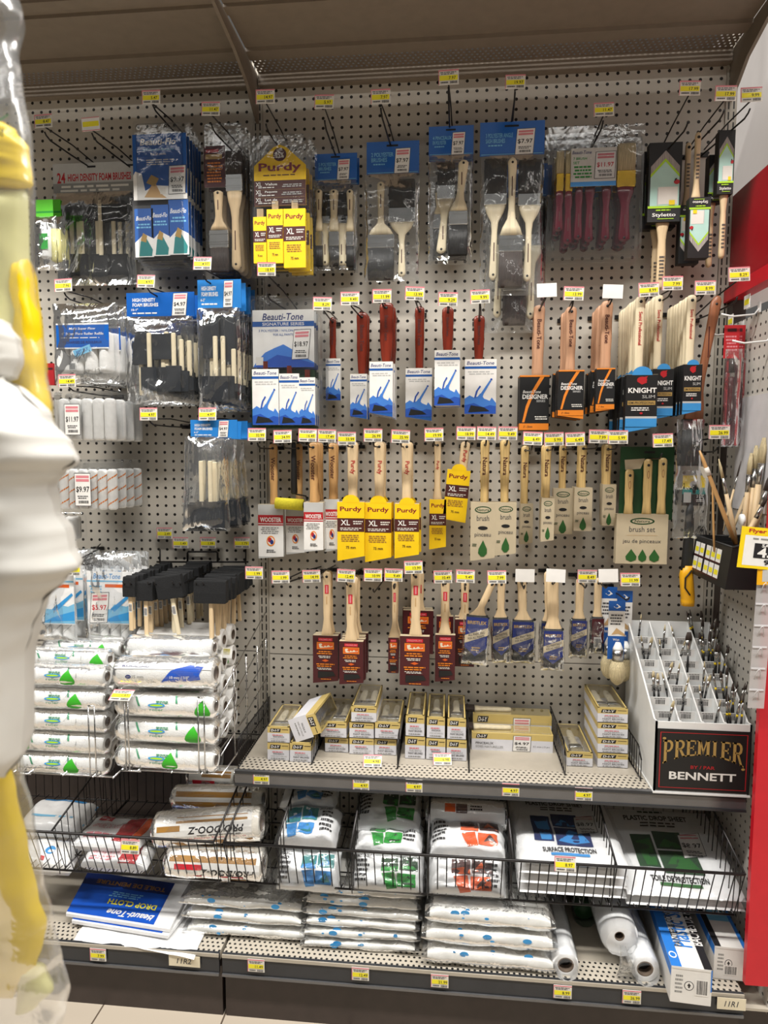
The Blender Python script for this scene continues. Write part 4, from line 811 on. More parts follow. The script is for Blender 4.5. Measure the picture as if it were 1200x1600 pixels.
# ---------------------------------------------------------------- fourth row
PR = ('#', 'red')
fam([
 ('pale-handled brush in wide maroon sleeve, leftmost of the maroon ones', (490, 992, 529, 1066), 511, 893, 14, -.10, 1, .022, (487, 900, 'leftmost maroon-sleeved brushes', '14.99'), 'brush behind the leftmost maroon sleeve', dict(slant=.06)),
 ('pale-handled brush in maroon sleeve with four more fanned behind', (531, 1001, 568, 1068), 548, 907, 15, -.18, 4, .021, (541, 899, 'second maroon-sleeved brushes', '12.49'), 'one of the brushes fanned behind the second maroon sleeve', dict(slant=.05)),
 ('narrow pale-handled brush in slim maroon sleeve, third maroon one', (607, 995, 623, 1050), 617, 905, 9, -.12, 1, .021, (615, 898, 'slim maroon-sleeved brush', '9.49'), 'brush behind the slim maroon sleeve'),
 ('higher-hung pale-handled brush in wide maroon sleeve behind the widest one', (630, 953, 677, 1020), 656, 893, 14, -.045, 1, .021, None, 'brush behind the higher-hung wide maroon sleeve'),
 ('pale-handled brush in widest maroon sleeve turned back-side out', (625, 993, 671, 1069), 650, 893, 16, -.18, 0, .021, (646, 886, 'widest maroon-sleeved brush', '13.99'), ''),
 ('short-hung maroon sleeved brush glimpsed behind the fifth maroon sleeve', (682, 962, 708, 1020), 697, 905, 12, -.05, 0, .021, None, ''),
 ('pale-handled brush in medium maroon sleeve right of the widest one', (680, 991, 711, 1064), 696, 903, 14, -.14, 0, .021, (692, 901, 'medium maroon-sleeved brush', '10.49'), '', dict(slant=.05)),
 ('pale-handled brush in higher maroon sleeve, last before the blue sleeves', (711, 967, 741, 1040), 727, 905, 13, -.10, 1, .03, (727, 900, 'last maroon-sleeved brushes', '9.49'), 'brush behind the last maroon sleeve'),
], 'maroon_sleeve_brush', 'paint brush', art_maroon, 'maroon', 'wood', mark=PR, d=.018, wb=.034)
hook(583, 898, at(600, 905).x, at(600, 905).z, 'nothing beside the second maroon brush', '10.99', .2)['label'] = 'empty wire peg hook with price tag between second and slim maroon brushes'
hook(439, 901, at(515, 905).x-.03, at(470, 892).z, 'nothing', '1.99', .2)['label'] = 'empty wire peg hook with low price tag beside the upright'
def filmbrush(box, hx, hv, hp, Y, lb, rot=0, plain=False, wb=None, name='filmed_brush'):
    u0, v0, u1, v1 = box; x, zt, w_, h = rect(u0, v0, u1, v1, Y); top = at(hx, hv, Y); zo = top.z-.013; hpw = hp*(Y-CY)/FPX
    t = thing(name, lb, 'paint brush', (top.x, Y, zo), None, (0, R(rot), 0)); zt -= zo; x -= top.x
    g = G(); handle(g, .013, zt-.008, hpw, hpw*.95, wb or w_*.82, .012, 'wood', lean=x/(.013-zt)*0); hole(g, .012)
    for i, v in enumerate(g.v): g.v[i] = (v[0]+x*max(0, min(1, (.013-v[2])/(.013-zt))), v[1], v[2])
    g.obj('handle', t)
    G().loft([(zt, w_*.42, .007), (zt-h*.6, w_*.45, .009), (zt-h+.004, w_*.44, .004)], 'bristle_black', n=14, e=5).obj('bristles', t, (x, 0, 0))
    A = [('p', [(.04, 0), (.04, .62), (.5, .8), (.96, .62), (.96, 0)], 'navy'), ('t', 'BRISTLEX', .5, .11, .07, 'gold', dict(w=.8, b=2)), ('p', [(.02, .54), (.98, .36), (.98, .2), (.02, .38)], 'kraft'), ('t', 'ALL PAINTING', .5, .34, .05, 'ink', dict(w=.7, rot=14)), ('t', 'FOR ALL PAINTS', .5, .41, .045, 'ink', dict(w=.7, rot=14)), ('g', .3, .6, .7, .7, 2, 'gold')]
    if plain: A = [('r', .02, 0, .98, .66, 'maroon'), ('r', .2, .5, .8, .8, 'white'), ('b', .25, .54, .75, .76, 'ink')]
    g = G().art(-w_/2*.92, zt-.004, w_*.92, h*.97, -.0102, A); g.obj('printed_sleeve', t, (x, 0, 0))
    bag(t, u0-1, v0+2, u1+1, v1, Y-.002, .022, seed=int(u0), m='clear_film')
    return t
filmbrush((728, 962, 768, 1040), 772, 905, 12, -.15, 'blue-sleeved filmed brush, front one of a fanned pair', rot=3); filmbrush((765, 964, 794, 1036), 784, 905, 12, -.11, 'blue-sleeved filmed brush just behind the front of the fanned pair', rot=-2)
hk(776, 901, 777, 909, -.13, 'fanned pair of blue-sleeved brushes', '7.99')
for box, hx, hp, Y, lb, tg, pr, pl in (((797, 968, 836, 1037), 815, 14, -.08, 'wide blue-sleeved filmed brush hanging alone, its tag blank', (820, 899), '', False), ((846, 982, 881, 1048), 863, 19, -.15, 'lowest-hanging blue-sleeved filmed brush with broad pale handle', (868, 899), '', False),
        ((890, 966, 917, 1028), 907, 13, -.09, 'narrow dark blue-sleeved filmed brush with gold band', (917, 900), '8.49', False), ((922, 963, 943, 1022), 935, 12, -.09, 'narrow filmed brush turned back-side out with white bar code', (950, 899), '', True)):
    filmbrush(box, hx, 903, hp, Y, lb, plain=pl); hk(tg[0], tg[1], hx, 908, Y, ('wide lone blue-sleeved brush', 'lowest blue-sleeved brush', 'narrow dark blue-sleeved brush', 'brush turned back-side out')[('797846890922').index(str(box[0]))//3], pr)
t = dup(bpy.data.objects['filmed_brush.003'], (bpy.data.objects['filmed_brush.003'].location.x-.002, -.12, bpy.data.objects['filmed_brush.003'].location.z+.012), 'second filmed brush behind the lowest-hanging one')
# round wax brushes on blue cards
for k, (u, Y, dv, lb) in enumerate(((963, -.15, 0, 'round natural wax brush on blue and white card, front'), (950, -.09, -8, 'round wax brush on blue card behind the front one'), (974, -.05, -2, 'round wax brush mostly hidden behind the other two'))):
    t = pack('wax_brush', lb, 'wax brush', u, 942+dv, Y); v = dv; q = lambda a, b: at(a+u-963, b+v, Y)-Vector(t.location)
    card(t, u-13, 925+v+ (14 if k == 0 else 0), u+13, 1030+v, Y, [('r', 0, .17, 1, .6, 'white'), ('p', [(.3, .1), (.5, .05), (.74, .1), (.5, .13)], 'white'), ('c', .46, .09, .12, .025, 'blue'), ('g', .1, .22, .9, .42, 4, 'dgrey'), ('p', [(.2, .58), (.5, .46), (1, .56), (1, .6), (.6, .56)], 'tan'), ('t', 'Wax', .5, .66, .04, 'white', dict(w=.4))], 'blue', nm='printed_card')
    a = q(963, 1012); g = G().loft([(.018, .006, .006), (.004, .012, .012), (0, .013, .013)], 'white_plastic', e=2).obj('handle', t, tuple(a+Vector((0, -.016, 0))))
    G().cyl((0, 0, 0), (0, 0, -.028), .0135, .0135, 'metal').obj('ferrule', t, tuple(a+Vector((0, -.016, 0))))
    G().loft([(-.028, .013, .013), (-.05, .021, .019), (-.068, .02, .018), (-.083, .013, .012), (-.09, .004, .004)], 'bristle_beige', n=18, e=2).obj('bristles', t, tuple(a+Vector((0, -.016, 0))))
hk(984, 905, 966, 930, -.12, 'round wax brushes', '11.99', L=.2)
# ---------------------------------------------------------------- wire rack of loose foam brushes
t = thing('display_rack', 'black wire rack that holds the loose foam brushes by their heads', 'rack', tuple(at(320, 880, -.012)))
o_ = Vector(t.location); q = lambda u, v, Y: tuple(at(u, v, Y)-o_)
g = G().tube([q(245, 878, -.012), q(388, 878, -.012)], .003, 'wire'); g.tube([q(293, 878, -.012), q(293, 864, -.012), q(294, 862, -.012), q(338, 862, -.012), q(340, 864, -.012), q(340, 878, -.012)], .003, 'wire')
for u in (250, 384): g.tube([q(u, 858, -.006), q(u, 882, -.012)], .002, 'wire')
g.obj('back_frame', t)
g = G()
for u in (262, 296, 330, 362): 
    a = at(u, 881, -.012); 
    for dx in (-.009, .009): g.tube([(a.x+dx-o_.x, 0, a.z-o_.z-.012), (a.x+dx-o_.x, -.245, a.z-o_.z-.012), (a.x+dx-o_.x, -.25, a.z-o_.z-.004)], .0018, 'wire')
g.obj('prongs', t)
def loose_foam(u, v, wpx, hpx, stick, rot, Y, n, lb, lb2):
    k = (Y-CY)/FPX; w_, h, s = wpx*k, hpx*k, stick*k; p = at(u, v, Y); t = thing('foam_brush', lb, 'foam brush', tuple(p), None, (0, R(rot), 0))
    g = G(); P = []
    for z, a, b in ((0, .5, .004), (-.003, .5, .006), (-h*.55, .5, .0095), (-h+.002, .5, .0095), (-h, .48, .009)): P.append([(-w_*a, -b, z), (w_*a, -b, z), (w_*a, b, z), (-w_*a, b, z)])
    g.rings(P, 'foam').obj('foam_head', t)
    g = G().box(-.0055, .0055, -.003, .003, -h-s, -h+.004, 'wood_pale' if rot else 'wood', bev=.0018); g.art(-.0045, -h-s*.2, .009, s*.25, -.0031, [('r', 0, 0, 1, 1, 'white'), ('b', .1, .1, .9, .9, 'dgrey')] if wpx < 50 else [('r', 0, 0, .01, .01, 'wood')]); g.obj('stick', t)
    for i in range(1, n+1):
        dup(t, (p.x+random.uniform(-.004, .004), Y+i*.0215, p.z+random.uniform(-.002, .002)), lb2, lb2, (random.uniform(-.02, .02), R(random.uniform(-3, 3)), R(random.uniform(-7, 7))))
loose_foam(203, 901, 21, 33, 58, 0, -.245, 10, 'loose narrow black foam brush at the front left of the wire rack', 'one of the narrow foam brushes lined up behind the leftmost front one')
loose_foam(227, 909, 28, 31, 58, 0, -.24, 10, 'loose black foam brush at the front of the second rack column', 'one of the foam brushes lined up in the second rack column')
loose_foam(263, 899, 44, 38, 62, -9, -.245, 10, 'loose tilted wide foam brush at the front of the third rack column', 'one of the wide foam brushes lined up behind the tilted one')
loose_foam(329, 907, 54, 37, 66, 0, -.25, 10, 'loose widest foam brush, lowest at the front right of the rack', 'one of the widest foam brushes lined up in the right rack column')
for u, v, pr, L, lb in ((257, 833, '2.49', .02, 'price tag on the pegboard left of the lowest foam bag'), (282, 848, '1.49', .02, 'price tag above the left end of foam brush rack'), (325, 848, '1.99', .02, 'price tag above the middle of foam brush rack'), (378, 848, '1.79', .02, 'price tag above the right end of foam brush rack'), (397, 895, '1.99', .2, 'price tag at the right end of the rack, beside the upright')):
    o = tag_mesh(pr).obj('price_tag', None, tuple(at(u, v, -L))); tag(o, lb, 'price tag')
# ---------------------------------------------------------------- bags of small rollers marked $5.97
def rpack(u0, Y, lb, sk, seed):
    t = pack('roller_refill_bag', lb, 'roller refills', u0+36, 868, Y)
    rolls(t, u0+3, 900, u0+68, 1000, 4, Y, 'fleece', 'lgrey')
    card(t, u0, 893, u0+70, 975, Y-.02, [('r', 0, 0, 1, 1, 'film_white'), ('t', 'Beauti-Tone', .45, .09, .1, 'lblue', dict(w=.6, sh=.2)), ('r', 0, .17, 1, .2, 'sky'), ('r', .4, .24, .9, .3, 'oran'), ('g', .05, .26, .36, .42, 3, 'sky'), ('p', [(.2, .98), (1, .98), (1, .6), (.86, .66), (.6, .62), (.5, .72), (.3, .7)], 'sky'), ('p', [(.5, .72), (.95, .4), (.98, .44), (.6, .76)], 'splash'), ('p', [(.3, .96), (1, .92), (1, .74), (.6, .84)], 'splash')] + sticker(sk, .42, sk+.38, .98, '$5.97', -.06, True), 'film_white', nm='printed_band')
    bag(t, u0-3, 868, u0+73, 1003, Y-.004, .04, seed=seed); return t
t = rpack(137, -.19, 'clear bag of small rollers with sky-blue splash marked $5.97, nearer the rack', .1, 50); stack(t, 2, .046, 'one of the splash-printed roller bags behind the one nearer the rack', jr=.02)
t = rpack(46, -.21, 'clear bag of small rollers with sky-blue splash, half behind the white glove', .0, 51); stack(t, 3, .044, 'one of the splash-printed roller bags behind the half-hidden one', jr=.02)
hk(114, 889, 100, 872, -.18, 'half-hidden splash-printed roller bags', '5.97', L=.24, col='wire_dark')
p = at(182, 868, 0); g = G().tube([(0, -.003, 0), (-.0, -.17, -.0), (0, -.2, .012)], .0022, 'wire_dark').tube([(.0, -.003, .012), (0, -.24, .012)], .002, 'wire_dark').box(-.012, .012, -.004, 0, -.004, .016, 'wire_dark'); t = g.obj('peg_hook', None, (p.x, 0, p.z)); tag(t, 'bare double wire hook above the roller bag nearer the foam rack', 'hook')
# ---------------------------------------------------------------- little brush boxes on the middle shelf
def deck(u, v, Z=-1.743):
    return atZ(u, v, Z)
def diy(u0, v0, u1, v1, Y, dep, lb, art=None, rot=(0, 0, 0), inside=1, zb=None):
    x, zt, w_, h = rect(u0, v0, u1, v1, Y)
    if zb is not None: h = zt-zb
    t = thing('brush_box', lb, 'brush box', (x, Y, zt-h), None, rot); hw = w_/2
    A = [('r', 0, 0, 1, .38, 'boxgold'), ('p', [(.1, .33), (.14, .1), (.62, .1), (.58, .33)], 'ink'), ('t', 'D-I-Y', .36, .215, .15, 'white', dict(w=.38, sh=.15, b=2)), ('r', .66, .14, .95, .17, 'ink'), ('g', .2, .46, .8, .58, 1, 'pink')] + (art or [('t', 'PURE BRISTLE', .52, .62, .08, 'grey', dict(w=.6, b=0)), ('t', 'PAINT BRUSHES', .52, .74, .09, 'dgrey', dict(w=.72, b=1)), ('g', .16, .84, .84, .93, 1, 'grey')])
    g = G().box(-hw, hw, 0, .0012, 0, h, 'boxwhite').box(-hw, hw, dep-.0012, dep, 0, h, 'boxgold').box(-hw, -hw+.0012, .0012, dep, 0, h, 'boxgold').box(hw-.0012, hw, .0012, dep, 0, h, 'boxgold').box(-hw, hw, 0, dep, 0, .0012, 'boxwhite')
    g.art(-hw, h, w_, h, 0, A)
    for s in (-1, 1): g.add([(s*(hw+.0002), 0, 0), (s*(hw+.0002), dep, 0), (s*(hw+.0002), dep, h*.6), (s*(hw+.0002), 0, h*.6)], [(0, 1, 2, 3)], 'boxwhite')
    for a, b, c, d in ((-hw, -hw+.005, 0, dep), (hw-.005, hw, 0, dep), (-hw, hw, 0, .006), (-hw, hw, dep-.006, dep)): g.box(a, b, c, d, h-.0006, h, 'boxgold')
    g.obj('box_tray', t)
    G().box(-hw+.004, hw-.004, .005, dep-.005, h+.0002, h+.0007, 'clear_shell').obj('clear_window', t)
    if inside:
        L = max(dep, w_)-.02; k = dep > w_
        for i in range(inside):
            o = (i-(inside-1)/2)*min(w_, dep)/inside*.9; g = G(); handle(g, 0, -L*.6, .016, .018, .03, .01, 'wood_pale'); g.loft([(-L*.6, .016, .006), (-L*.72, .017, .006)], 'metal', e=5); g.loft([(-L*.72, .016, .006), (-L*.98, .016, .004)], 'bristle_beige', e=5)
            g.xf(Matrix.Rotation(R(-90), 4, 'X')) if k else g.xf(Matrix.Rotation(R(90), 4, 'X') @ Matrix.Rotation(R(90), 4, 'Y'))
            ys = [v[1] for v in g.v]; xs = [v[0] for v in g.v]
            g.obj('paint_brush', t, (o, .01-min(ys), h-.014) if k else (-hw+.01-min(xs), dep/2+o, h-.014))
    return t
mk('boxgold', (206, 182, 112), .4, **flat); mk('boxwhite', (216, 216, 222), .45, **flat)
PA = [('t', 'PINCEAUX', .52, .62, .08, 'dgrey', dict(w=.5, b=1)), ('t', 'SOIES NATURELLES', .52, .75, .07, 'grey', dict(w=.74, b=0)), ('g', .16, .84, .84, .93, 1, 'grey')]
Y = deck(435, 1188).y; Z0 = -1.743
diy(418, 1161, 452, 1188, Y, .155, 'lower left brush box of the leftmost shelf compartment', PA, zb=Z0, inside=0); diy(453, 1161, 487, 1187, Y-.004, .155, 'lower right brush box under the tilted one, leftmost compartment', zb=Z0, inside=2)
diy(418, 1136, 452, 1160.5, Y+.002, .155, 'clear-topped brush box on top at the left end of shelf', PA, inside=2)
t = diy(452, 1118, 484, 1157, Y+.004, .15, 'brush box lying tilted on its side with scribbled marker on it', PA, rot=(0, R(68), R(-6)), inside=0); t.location.z += .026; t.location.x -= .012
G().art(-.03, .03, .06, .05, .0, [('r', 0, 0, 1, 1, 'boxwhite')]).obj('side_label', t, (0, -.0005, .012))
Y = deck(565, 1179).y; D = .165
diy(508, 1153, 544, 1176, Y+.006, D, 'bottom left brush box of the second compartment', zb=Z0, inside=0); diy(546, 1154, 584, 1179, Y, D, 'bottom middle brush box under a stack in the second compartment', PA, zb=Z0, inside=0); diy(585, 1155, 619, 1180, Y+.003, D, 'bottom right brush box of the second compartment', zb=Z0, inside=0)
diy(501, 1128, 541, 1152.5, Y-.002, D, 'upper left clear-topped brush box of the second compartment', PA, inside=2); diy(546, 1129, 584, 1153.5, Y, D, 'middle brush box sandwiched in the three-high stack', inside=0); diy(586, 1129, 625, 1154.5, Y-.004, D, 'upper right clear-topped brush box of the second compartment', PA, inside=2)
diy(549, 1104, 588, 1128.5, Y-.002, D, 'topmost brush box crowning the second compartment stack', inside=2)
for k, (a, b, u1, n1, n2) in enumerate(((633, 664, 1182, 'bottom left', 'top left'), (666, 696, 1185, 'bottom middle', 'top middle'), (698, 729, 1187, 'bottom right', 'top right'))):
    Y = -.2; diy(a, u1-31, b, u1, Y, .17, n1+' brush box of the tall pairs in the third compartment', [None, PA, None][k], zb=Z0, inside=0)
    zt = at(a, u1-31, Y).z; diy(a+1, u1-64, b-1, u1-31.5, Y, .17, n2+' brush box of the tall pairs in the third compartment', [None, PA, None][k], inside=1)
A4 = [('t', 'PINCEAUX', .16, .58, .13, 'dgrey', dict(w=.22)), ('t', 'SOIES NATURELLES', .22, .78, .13, 'grey', dict(w=.34, b=0)), ('t', '51 mm | 2 po', .86, .68, .1, 'dgrey', dict(w=.2, b=0))] + sticker(.52, .1, .73, .96, '$4.97', -.01)
def wide(u0, v0, u1, v1, Y, lb, zb=None):
    x, zt, w_, h = rect(u0, v0, u1, v1, Y); h = zt-zb if zb else h; t = thing('brush_box', lb, 'brush box', (x, Y, zt-h)); hw = w_/2
    g = G().box(-hw, hw, 0, .055, 0, h, 'boxwhite').art(-hw, h, w_, h, 0, [('r', 0, 0, 1, .34, 'boxgold'), ('p', [(.05, .3), (.065, .06), (.2, .06), (.185, .3)], 'ink'), ('t', 'D-I-Y', .125, .18, .17, 'white', dict(w=.11, sh=.15, b=2))] + A4)
    g.box(-hw, hw, 0, .055, h, h+.0006, 'boxgold'); g.obj('box_tray', t)
    g = G(); handle(g, 0, -.1, .018, .02, .03, .01, 'wood_pale'); g.loft([(-.1, .016, .006), (-.15, .016, .006)], 'bristle_brown', e=5); g.xf(Matrix.Rotation(R(90), 4, 'X') @ Matrix.Rotation(R(90), 4, 'Y')); g.obj('paint_brush', t, (-.02+.02, .028, h+.006)); 
    G().box(-hw+.004, hw-.004, .004, .051, h+.001, h+.012, 'clear_shell').obj('clear_window', t); return t
wide(737, 1147, 864, 1174, -.13, 'long brush box lying sideways with $4.97 price sticker', zb=Z0); wide(739, 1118, 862, 1136, -.068, 'second long brush box just behind the $4.97 one', zb=Z0)
diy(886, 1176, 926, 1199, -.2, .18, 'lone single brush box right of the long boxes', inside=1, zb=Z0)
Y = -.198
t0 = diy(934, 1177.5, 981, 1200, Y, .17, 'bottom brush box of the four-high stack beside the white display', inside=0, zb=Z0)
for v0, v1, lb in ((1154, 1177, 'second from bottom brush box of the four-high stack'), (1130, 1153.5, 'third from bottom brush box of the four-high stack'), (1106.5, 1129.5, 'top clear-windowed brush box of the four-high stack')): diy(934, v0, 981, v1, Y, .17, lb, inside=2 if v0 < 1110 else 0)
# wire dividers on the shelf
for (uf, v0, v1), nm in (((487, 1134, 1197), 'after the leftmost boxes'), ((621, 1139, 1204), 'between second and third box groups'), ((733, 1111, 1209), 'left of the long sideways boxes'), ((883, 1173, 1214), 'right of the long sideways boxes'), ((1001, 1178, 1221), 'beside the white tiered display')):
    p = deck(uf, v1-2); g = G(); H = .075
    for k in range(14): y = k*.0205; g.tube([(0, y, 0), (0, y, H if k else .05)], .0011, 'wire', 4)
    g.tube([(0, 0, .05), (0, .03, H), (0, .27, H)], .0018, 'wire'); g.tube([(0, 0, .003), (0, .27, .003)], .0018, 'wire')
    o = g.obj('wire_divider', None, (p.x, p.y, Zm)); tag(o, 'black wire shelf divider '+nm, 'divider')
g = G()
for k in range(26): g.tube([(0, -k*.0115, 0), (0, -k*.0115, .075)], .0012, 'wire', 4)
g.tube([(0, 0, .076), (0, -.29, .076)], .002, 'wire'); g.tube([(0, 0, .002), (0, -.29, .002)], .002, 'wire')
o = g.obj('wire_side_fence', None, (.013, -.008, Zm)); tag(o, 'black wire fence at the left end of the middle shelf', 'fence')
for u, v, pr, lb in ((582, 1193, '4.98', 'loose price tag lying on the shelf before the second compartment'), (691, 1190, '6.98', 'loose price tag lying on the shelf before the third compartment')):
    p = deck(u, v+3); o = tag_mesh(pr).obj('price_tag', None, (p.x, p.y, Zm+.012), (R(-52), 0, R(4))); tag(o, lb, 'price tag')
for u, v, pr, Y, lb in ((408, 1216, '4.97', -.3115, 'price tag at the left end of the middle shelf rail'), (564, 1226, '4.97', -.3115, 'price tag on the middle rail below the second compartment'), (647, 1228, '4.97', -.3115, 'price tag on the middle rail below the third compartment'), (798, 1234, '4.97', -.3115, 'price tag on the middle rail below the long boxes'), (912, 1241, '4.97', -.3115, 'price tag on the middle rail left of the white display'),
        (153, 1492, '7.99', -.4165, 'price tag on the bottom rail under the blue drop cloth pack'), (400, 1509, '11.49', -.4165, 'price tag on the bottom rail just right of the bay joint'), (563, 1522, '12.49', -.4165, 'price tag on the bottom rail under the tallest drop cloth stack'), (687, 1533, '21.99', -.4165, 'price tag on the bottom rail under the thick drop cloths'), (879, 1550, '8.99', -.4165, 'price tag on the bottom rail below the left film roll'), (987, 1558, '26.99', -.4165, 'price tag on the bottom rail below the bagged rolls')):
    o = tag_mesh(pr, .04, .031).obj('price_tag', None, tuple(at(u, v, Y-.0005))); tag(o, lb, 'price tag')
for u, v, s, w_, lb in ((288, 1502, '11R2', .076, 'beige aisle label reading 11R2 on the bottom rail'), (1143, 1569, '11R1', .06, 'beige aisle label reading 11R1 at the right end of the rail')):
    o = G().box(-w_/2, w_/2, 0, .001, -.0135, .0135, 'cream').art(-w_/2, .0135, w_, .027, 0, [('t', s, .5, .5, .48, 'dgrey', dict(w=.46, sh=.2))]).obj('aisle_label', None, tuple(at(u, v, -.418))); tag(o, lb, 'label')
# ---------------------------------------------------------------- tiered artist brush display
XL, XR, ZB, YF, YB = 1.000, 1.2095, Zm+.001, -.3135, -.04
t = thing('tiered_display', 'white tiered counter display with black front panel lettered PREMIER by BENNETT', 'display', ((XL+XR)/2, YF, ZB)); hw = (XR-XL)/2; HF = .168; HB = .335; dpt = YB-YF
side = [(0, 0), (dpt, 0), (dpt, HB), (.02, HF), (0, HF)]
g = G()
for x in (-hw, hw-.004):
    n_ = 5; g.add([(x, a, b) for a, b in side]+[(x+.004, a, b) for a, b in side], [tuple(range(n_)), tuple(range(2*n_-1, n_-1, -1))]+[(i, (i+1) % n_, n_+(i+1) % n_, n_+i) for i in range(n_)], 'white_plastic')
g.box(-hw, hw, dpt-.004, dpt, 0, HB, 'white_plastic').box(-hw, hw, 0, .004, 0, HF, 'white_plastic').box(-hw-.002, hw+.002, -.003, dpt, -.001, .003, 'white_plastic').obj('case', t)
def serif(ch):
    """slab-serif capitals for the arched gold name, unit cell 0..1"""
    S = lambda a, b, c, d: [(a, b), (c, b), (c, d), (a, d)]
    st = lambda x: [S(x, 0, x+.25, 1), S(x-.08, 0, x+.28, .07), S(x-.08, .93, x+.28, 1)]
    bowl = [[(.3, 1), (.66, 1), (.86, .9), (.92, .75), (.86, .58), (.66, .46), (.3, .46), (.3, .55), (.58, .55), (.68, .64), (.7, .75), (.66, .84), (.56, .91), (.3, .91)]]
    return {'P': st(.12)+bowl, 'R': st(.12)+bowl+[[(.42, .5), (.62, .5), (1.0, .0), (.76, .0)], S(.72, 0, 1.06, .07)], 'E': st(.12)+[S(.3, .91, .86, 1), S(.3, .46, .72, .55), S(.3, 0, .9, .09), S(.8, .74, .88, 1), S(.82, 0, .92, .28), S(.64, .36, .72, .66)],
            'M': st(.08)+st(.82)+[[(.2, 1), (.34, 1), (.58, .3), (.52, .06)], [(.9, 1), (.78, 1), (.5, .26), (.53, .06)]], 'I': st(.4)}[ch]
g = G().box(-hw+.004, hw-.002, -.0015, 0, .006, HF-.016, 'black')
W, H_, y0 = .2, .14, -.0018
def fr(u0, v0, u1, v1, m='red'): return ('r', u0, v0, u1, v1, m)
g.art(-hw+.004, HF-.016, hw*2-.006, HF-.022, -.0015, [fr(.03, .05, .97, .06), fr(.03, .94, .97, .95), fr(.03, .05, .04, .95), fr(.96, .05, .97, .95), ('t', 'BY / PAR', .5, .6, .055, 'red', dict(w=.26, b=1)), ('t', 'BENNETT', .5, .745, .125, 'white', dict(w=.72, b=2)), ('c', .075, .15, .02, .02, 'gold'), ('c', .93, .6, .02, .02, 'gold')])
cw = .0252; xs = -.0885; zc = HF-.016-.012
for i, ch in enumerate('PREMIER'):
    for q in serif(ch):
        def pt(a, b):
            X = xs + (i+a)*cw; k = (X-(xs+3.5*cw))/(3.5*cw); top = zc-.012-.003*(k**2); bot = zc-.047-.024*k**2; return (X, -.002, bot+(top-bot)*b)
        g.add([pt(a, b) for a, b in q], [tuple(range(len(q)))], 'gold')
g.obj('front_panel', t)
g = G()
NR = 8; slope = lambda y: HF + (HB-HF)*(y-.02)/(dpt-.02)
for r in range(NR):
    y = .012+r*.0315; z = slope(y)-.006; g.box(-hw+.004, hw-.004, y, y+.0015, z-.05, z, 'white_plastic')
    for c in range(4):
        x0 = -hw+.008+c*(hw*2-.012)/4; w_ = (hw*2-.012)/4
        g.art(x0, z, w_*.9, .02, y, [('r', .04, .04, .96, 1, 'white'), ('b', .25, .3, .75, .85, 'ink'), ('g', .2, .1, .8, .25, 1, 'dgrey')])
g.obj('tier_cards', t)
g = G()
for c in (1, 2, 3):
    x = -hw+.006+c*(hw*2-.012)/4; n_ = 4; sd = [(.012, HF-.05), (dpt-.004, HB-.06), (dpt-.004, HB-.002), (.012, HF-.004)]
    g.add([(x-.0016, a, b) for a, b in sd]+[(x+.0016, a, b) for a, b in sd], [(0, 1, 2, 3), (7, 6, 5, 4)]+[(i, (i+1) % 4, 4+(i+1) % 4, 4+i) for i in range(4)], 'white_plastic')
    g.box(x-.003, x+.003, .006, .012, HF-.01, HF, 'white_plastic')
g.obj('column_walls', t)
def artist(s, hm='black', tipm='yellow', wide_=0):
    g = G(); g.loft([(0, .0012, .0012), (.02, .002, .002), (.07*s, .0028, .0028), (.088*s, .0024, .0024)], hm, n=8, e=2); g.loft([(.088*s, .0026, .0026), (.094*s, .0026, .0026)], tipm, n=8, e=2)
    g.loft([(.090*s, .0026, .0026), (.11*s, .0026+wide_*.5, .0024), (.122*s, .0024+wide_, .002)], 'metal', n=8, e=2); g.loft([(.122*s, .0024+wide_, .002), (.13*s, .002+wide_, .0015), (.140*s, .0006+wide_*.7, .0006)], 'bristle_beige' if tipm == 'black' else 'bristle_brown', n=8, e=2); return g
prot = {}
rb = random.Random(5); base_ = Vector(t.location)
spots = [(0, 0, 1), (0, 3, 1), (0, 5, 2), (1, 1, 1), (1, 2, 2), (1, 3, 1), (1, 5, 2), (1, 6, 1), (0, 7, 1), (2, 0, 1), (2, 3, 1), (2, 6, 1), (2, 1, 1), (3, 0, 4), (3, 1, 5), (3, 2, 3), (2, 2, 2), (3, 4, 6), (3, 5, 6), (3, 6, 3), (3, 7, 4), (0, 2, 2)]
for c, r, n_ in spots:
    for k in range(n_):
        key = (rb.choice((0, 0, 1)), c == 3); 
        if key not in prot: prot[key] = artist(.95 if c == 3 else .85, 'black', 'yellow' if key[1] else 'black', .0018 if key[0] else 0).mesh('artist_brush')
        y = .012+r*.0315+.014; o = bpy.data.objects.new('artist_brush', prot[key]); COL.objects.link(o); cwid = (hw*2-.012)/4
        o.location = base_+Vector((-hw+.006+(c+.2+.6*rb.random())*cwid, y+rb.uniform(-.006, .006), slope(y)-.078)); o.rotation_euler = (R(rb.uniform(-8, 8)), R(rb.uniform(-14, 14)), 0)
        lb = ('first', 'second', 'third', 'fourth')[c]; tag(o, 'slim artist brush standing in the %s column from left of the white tiered display' % lb, 'artist brush', 'artist brushes in the %s display column' % lb)
p = base_+Vector((.012, .012+4*.0315+.014, slope(.14)-.07)); o = artist(1.0, 'black', 'metal', .006).obj('artist_brush', None, tuple(p)); o.scale = (1, 1, 1.15); tag(o, 'broadest flat artist brush standing near the middle of the white display', 'artist brush')
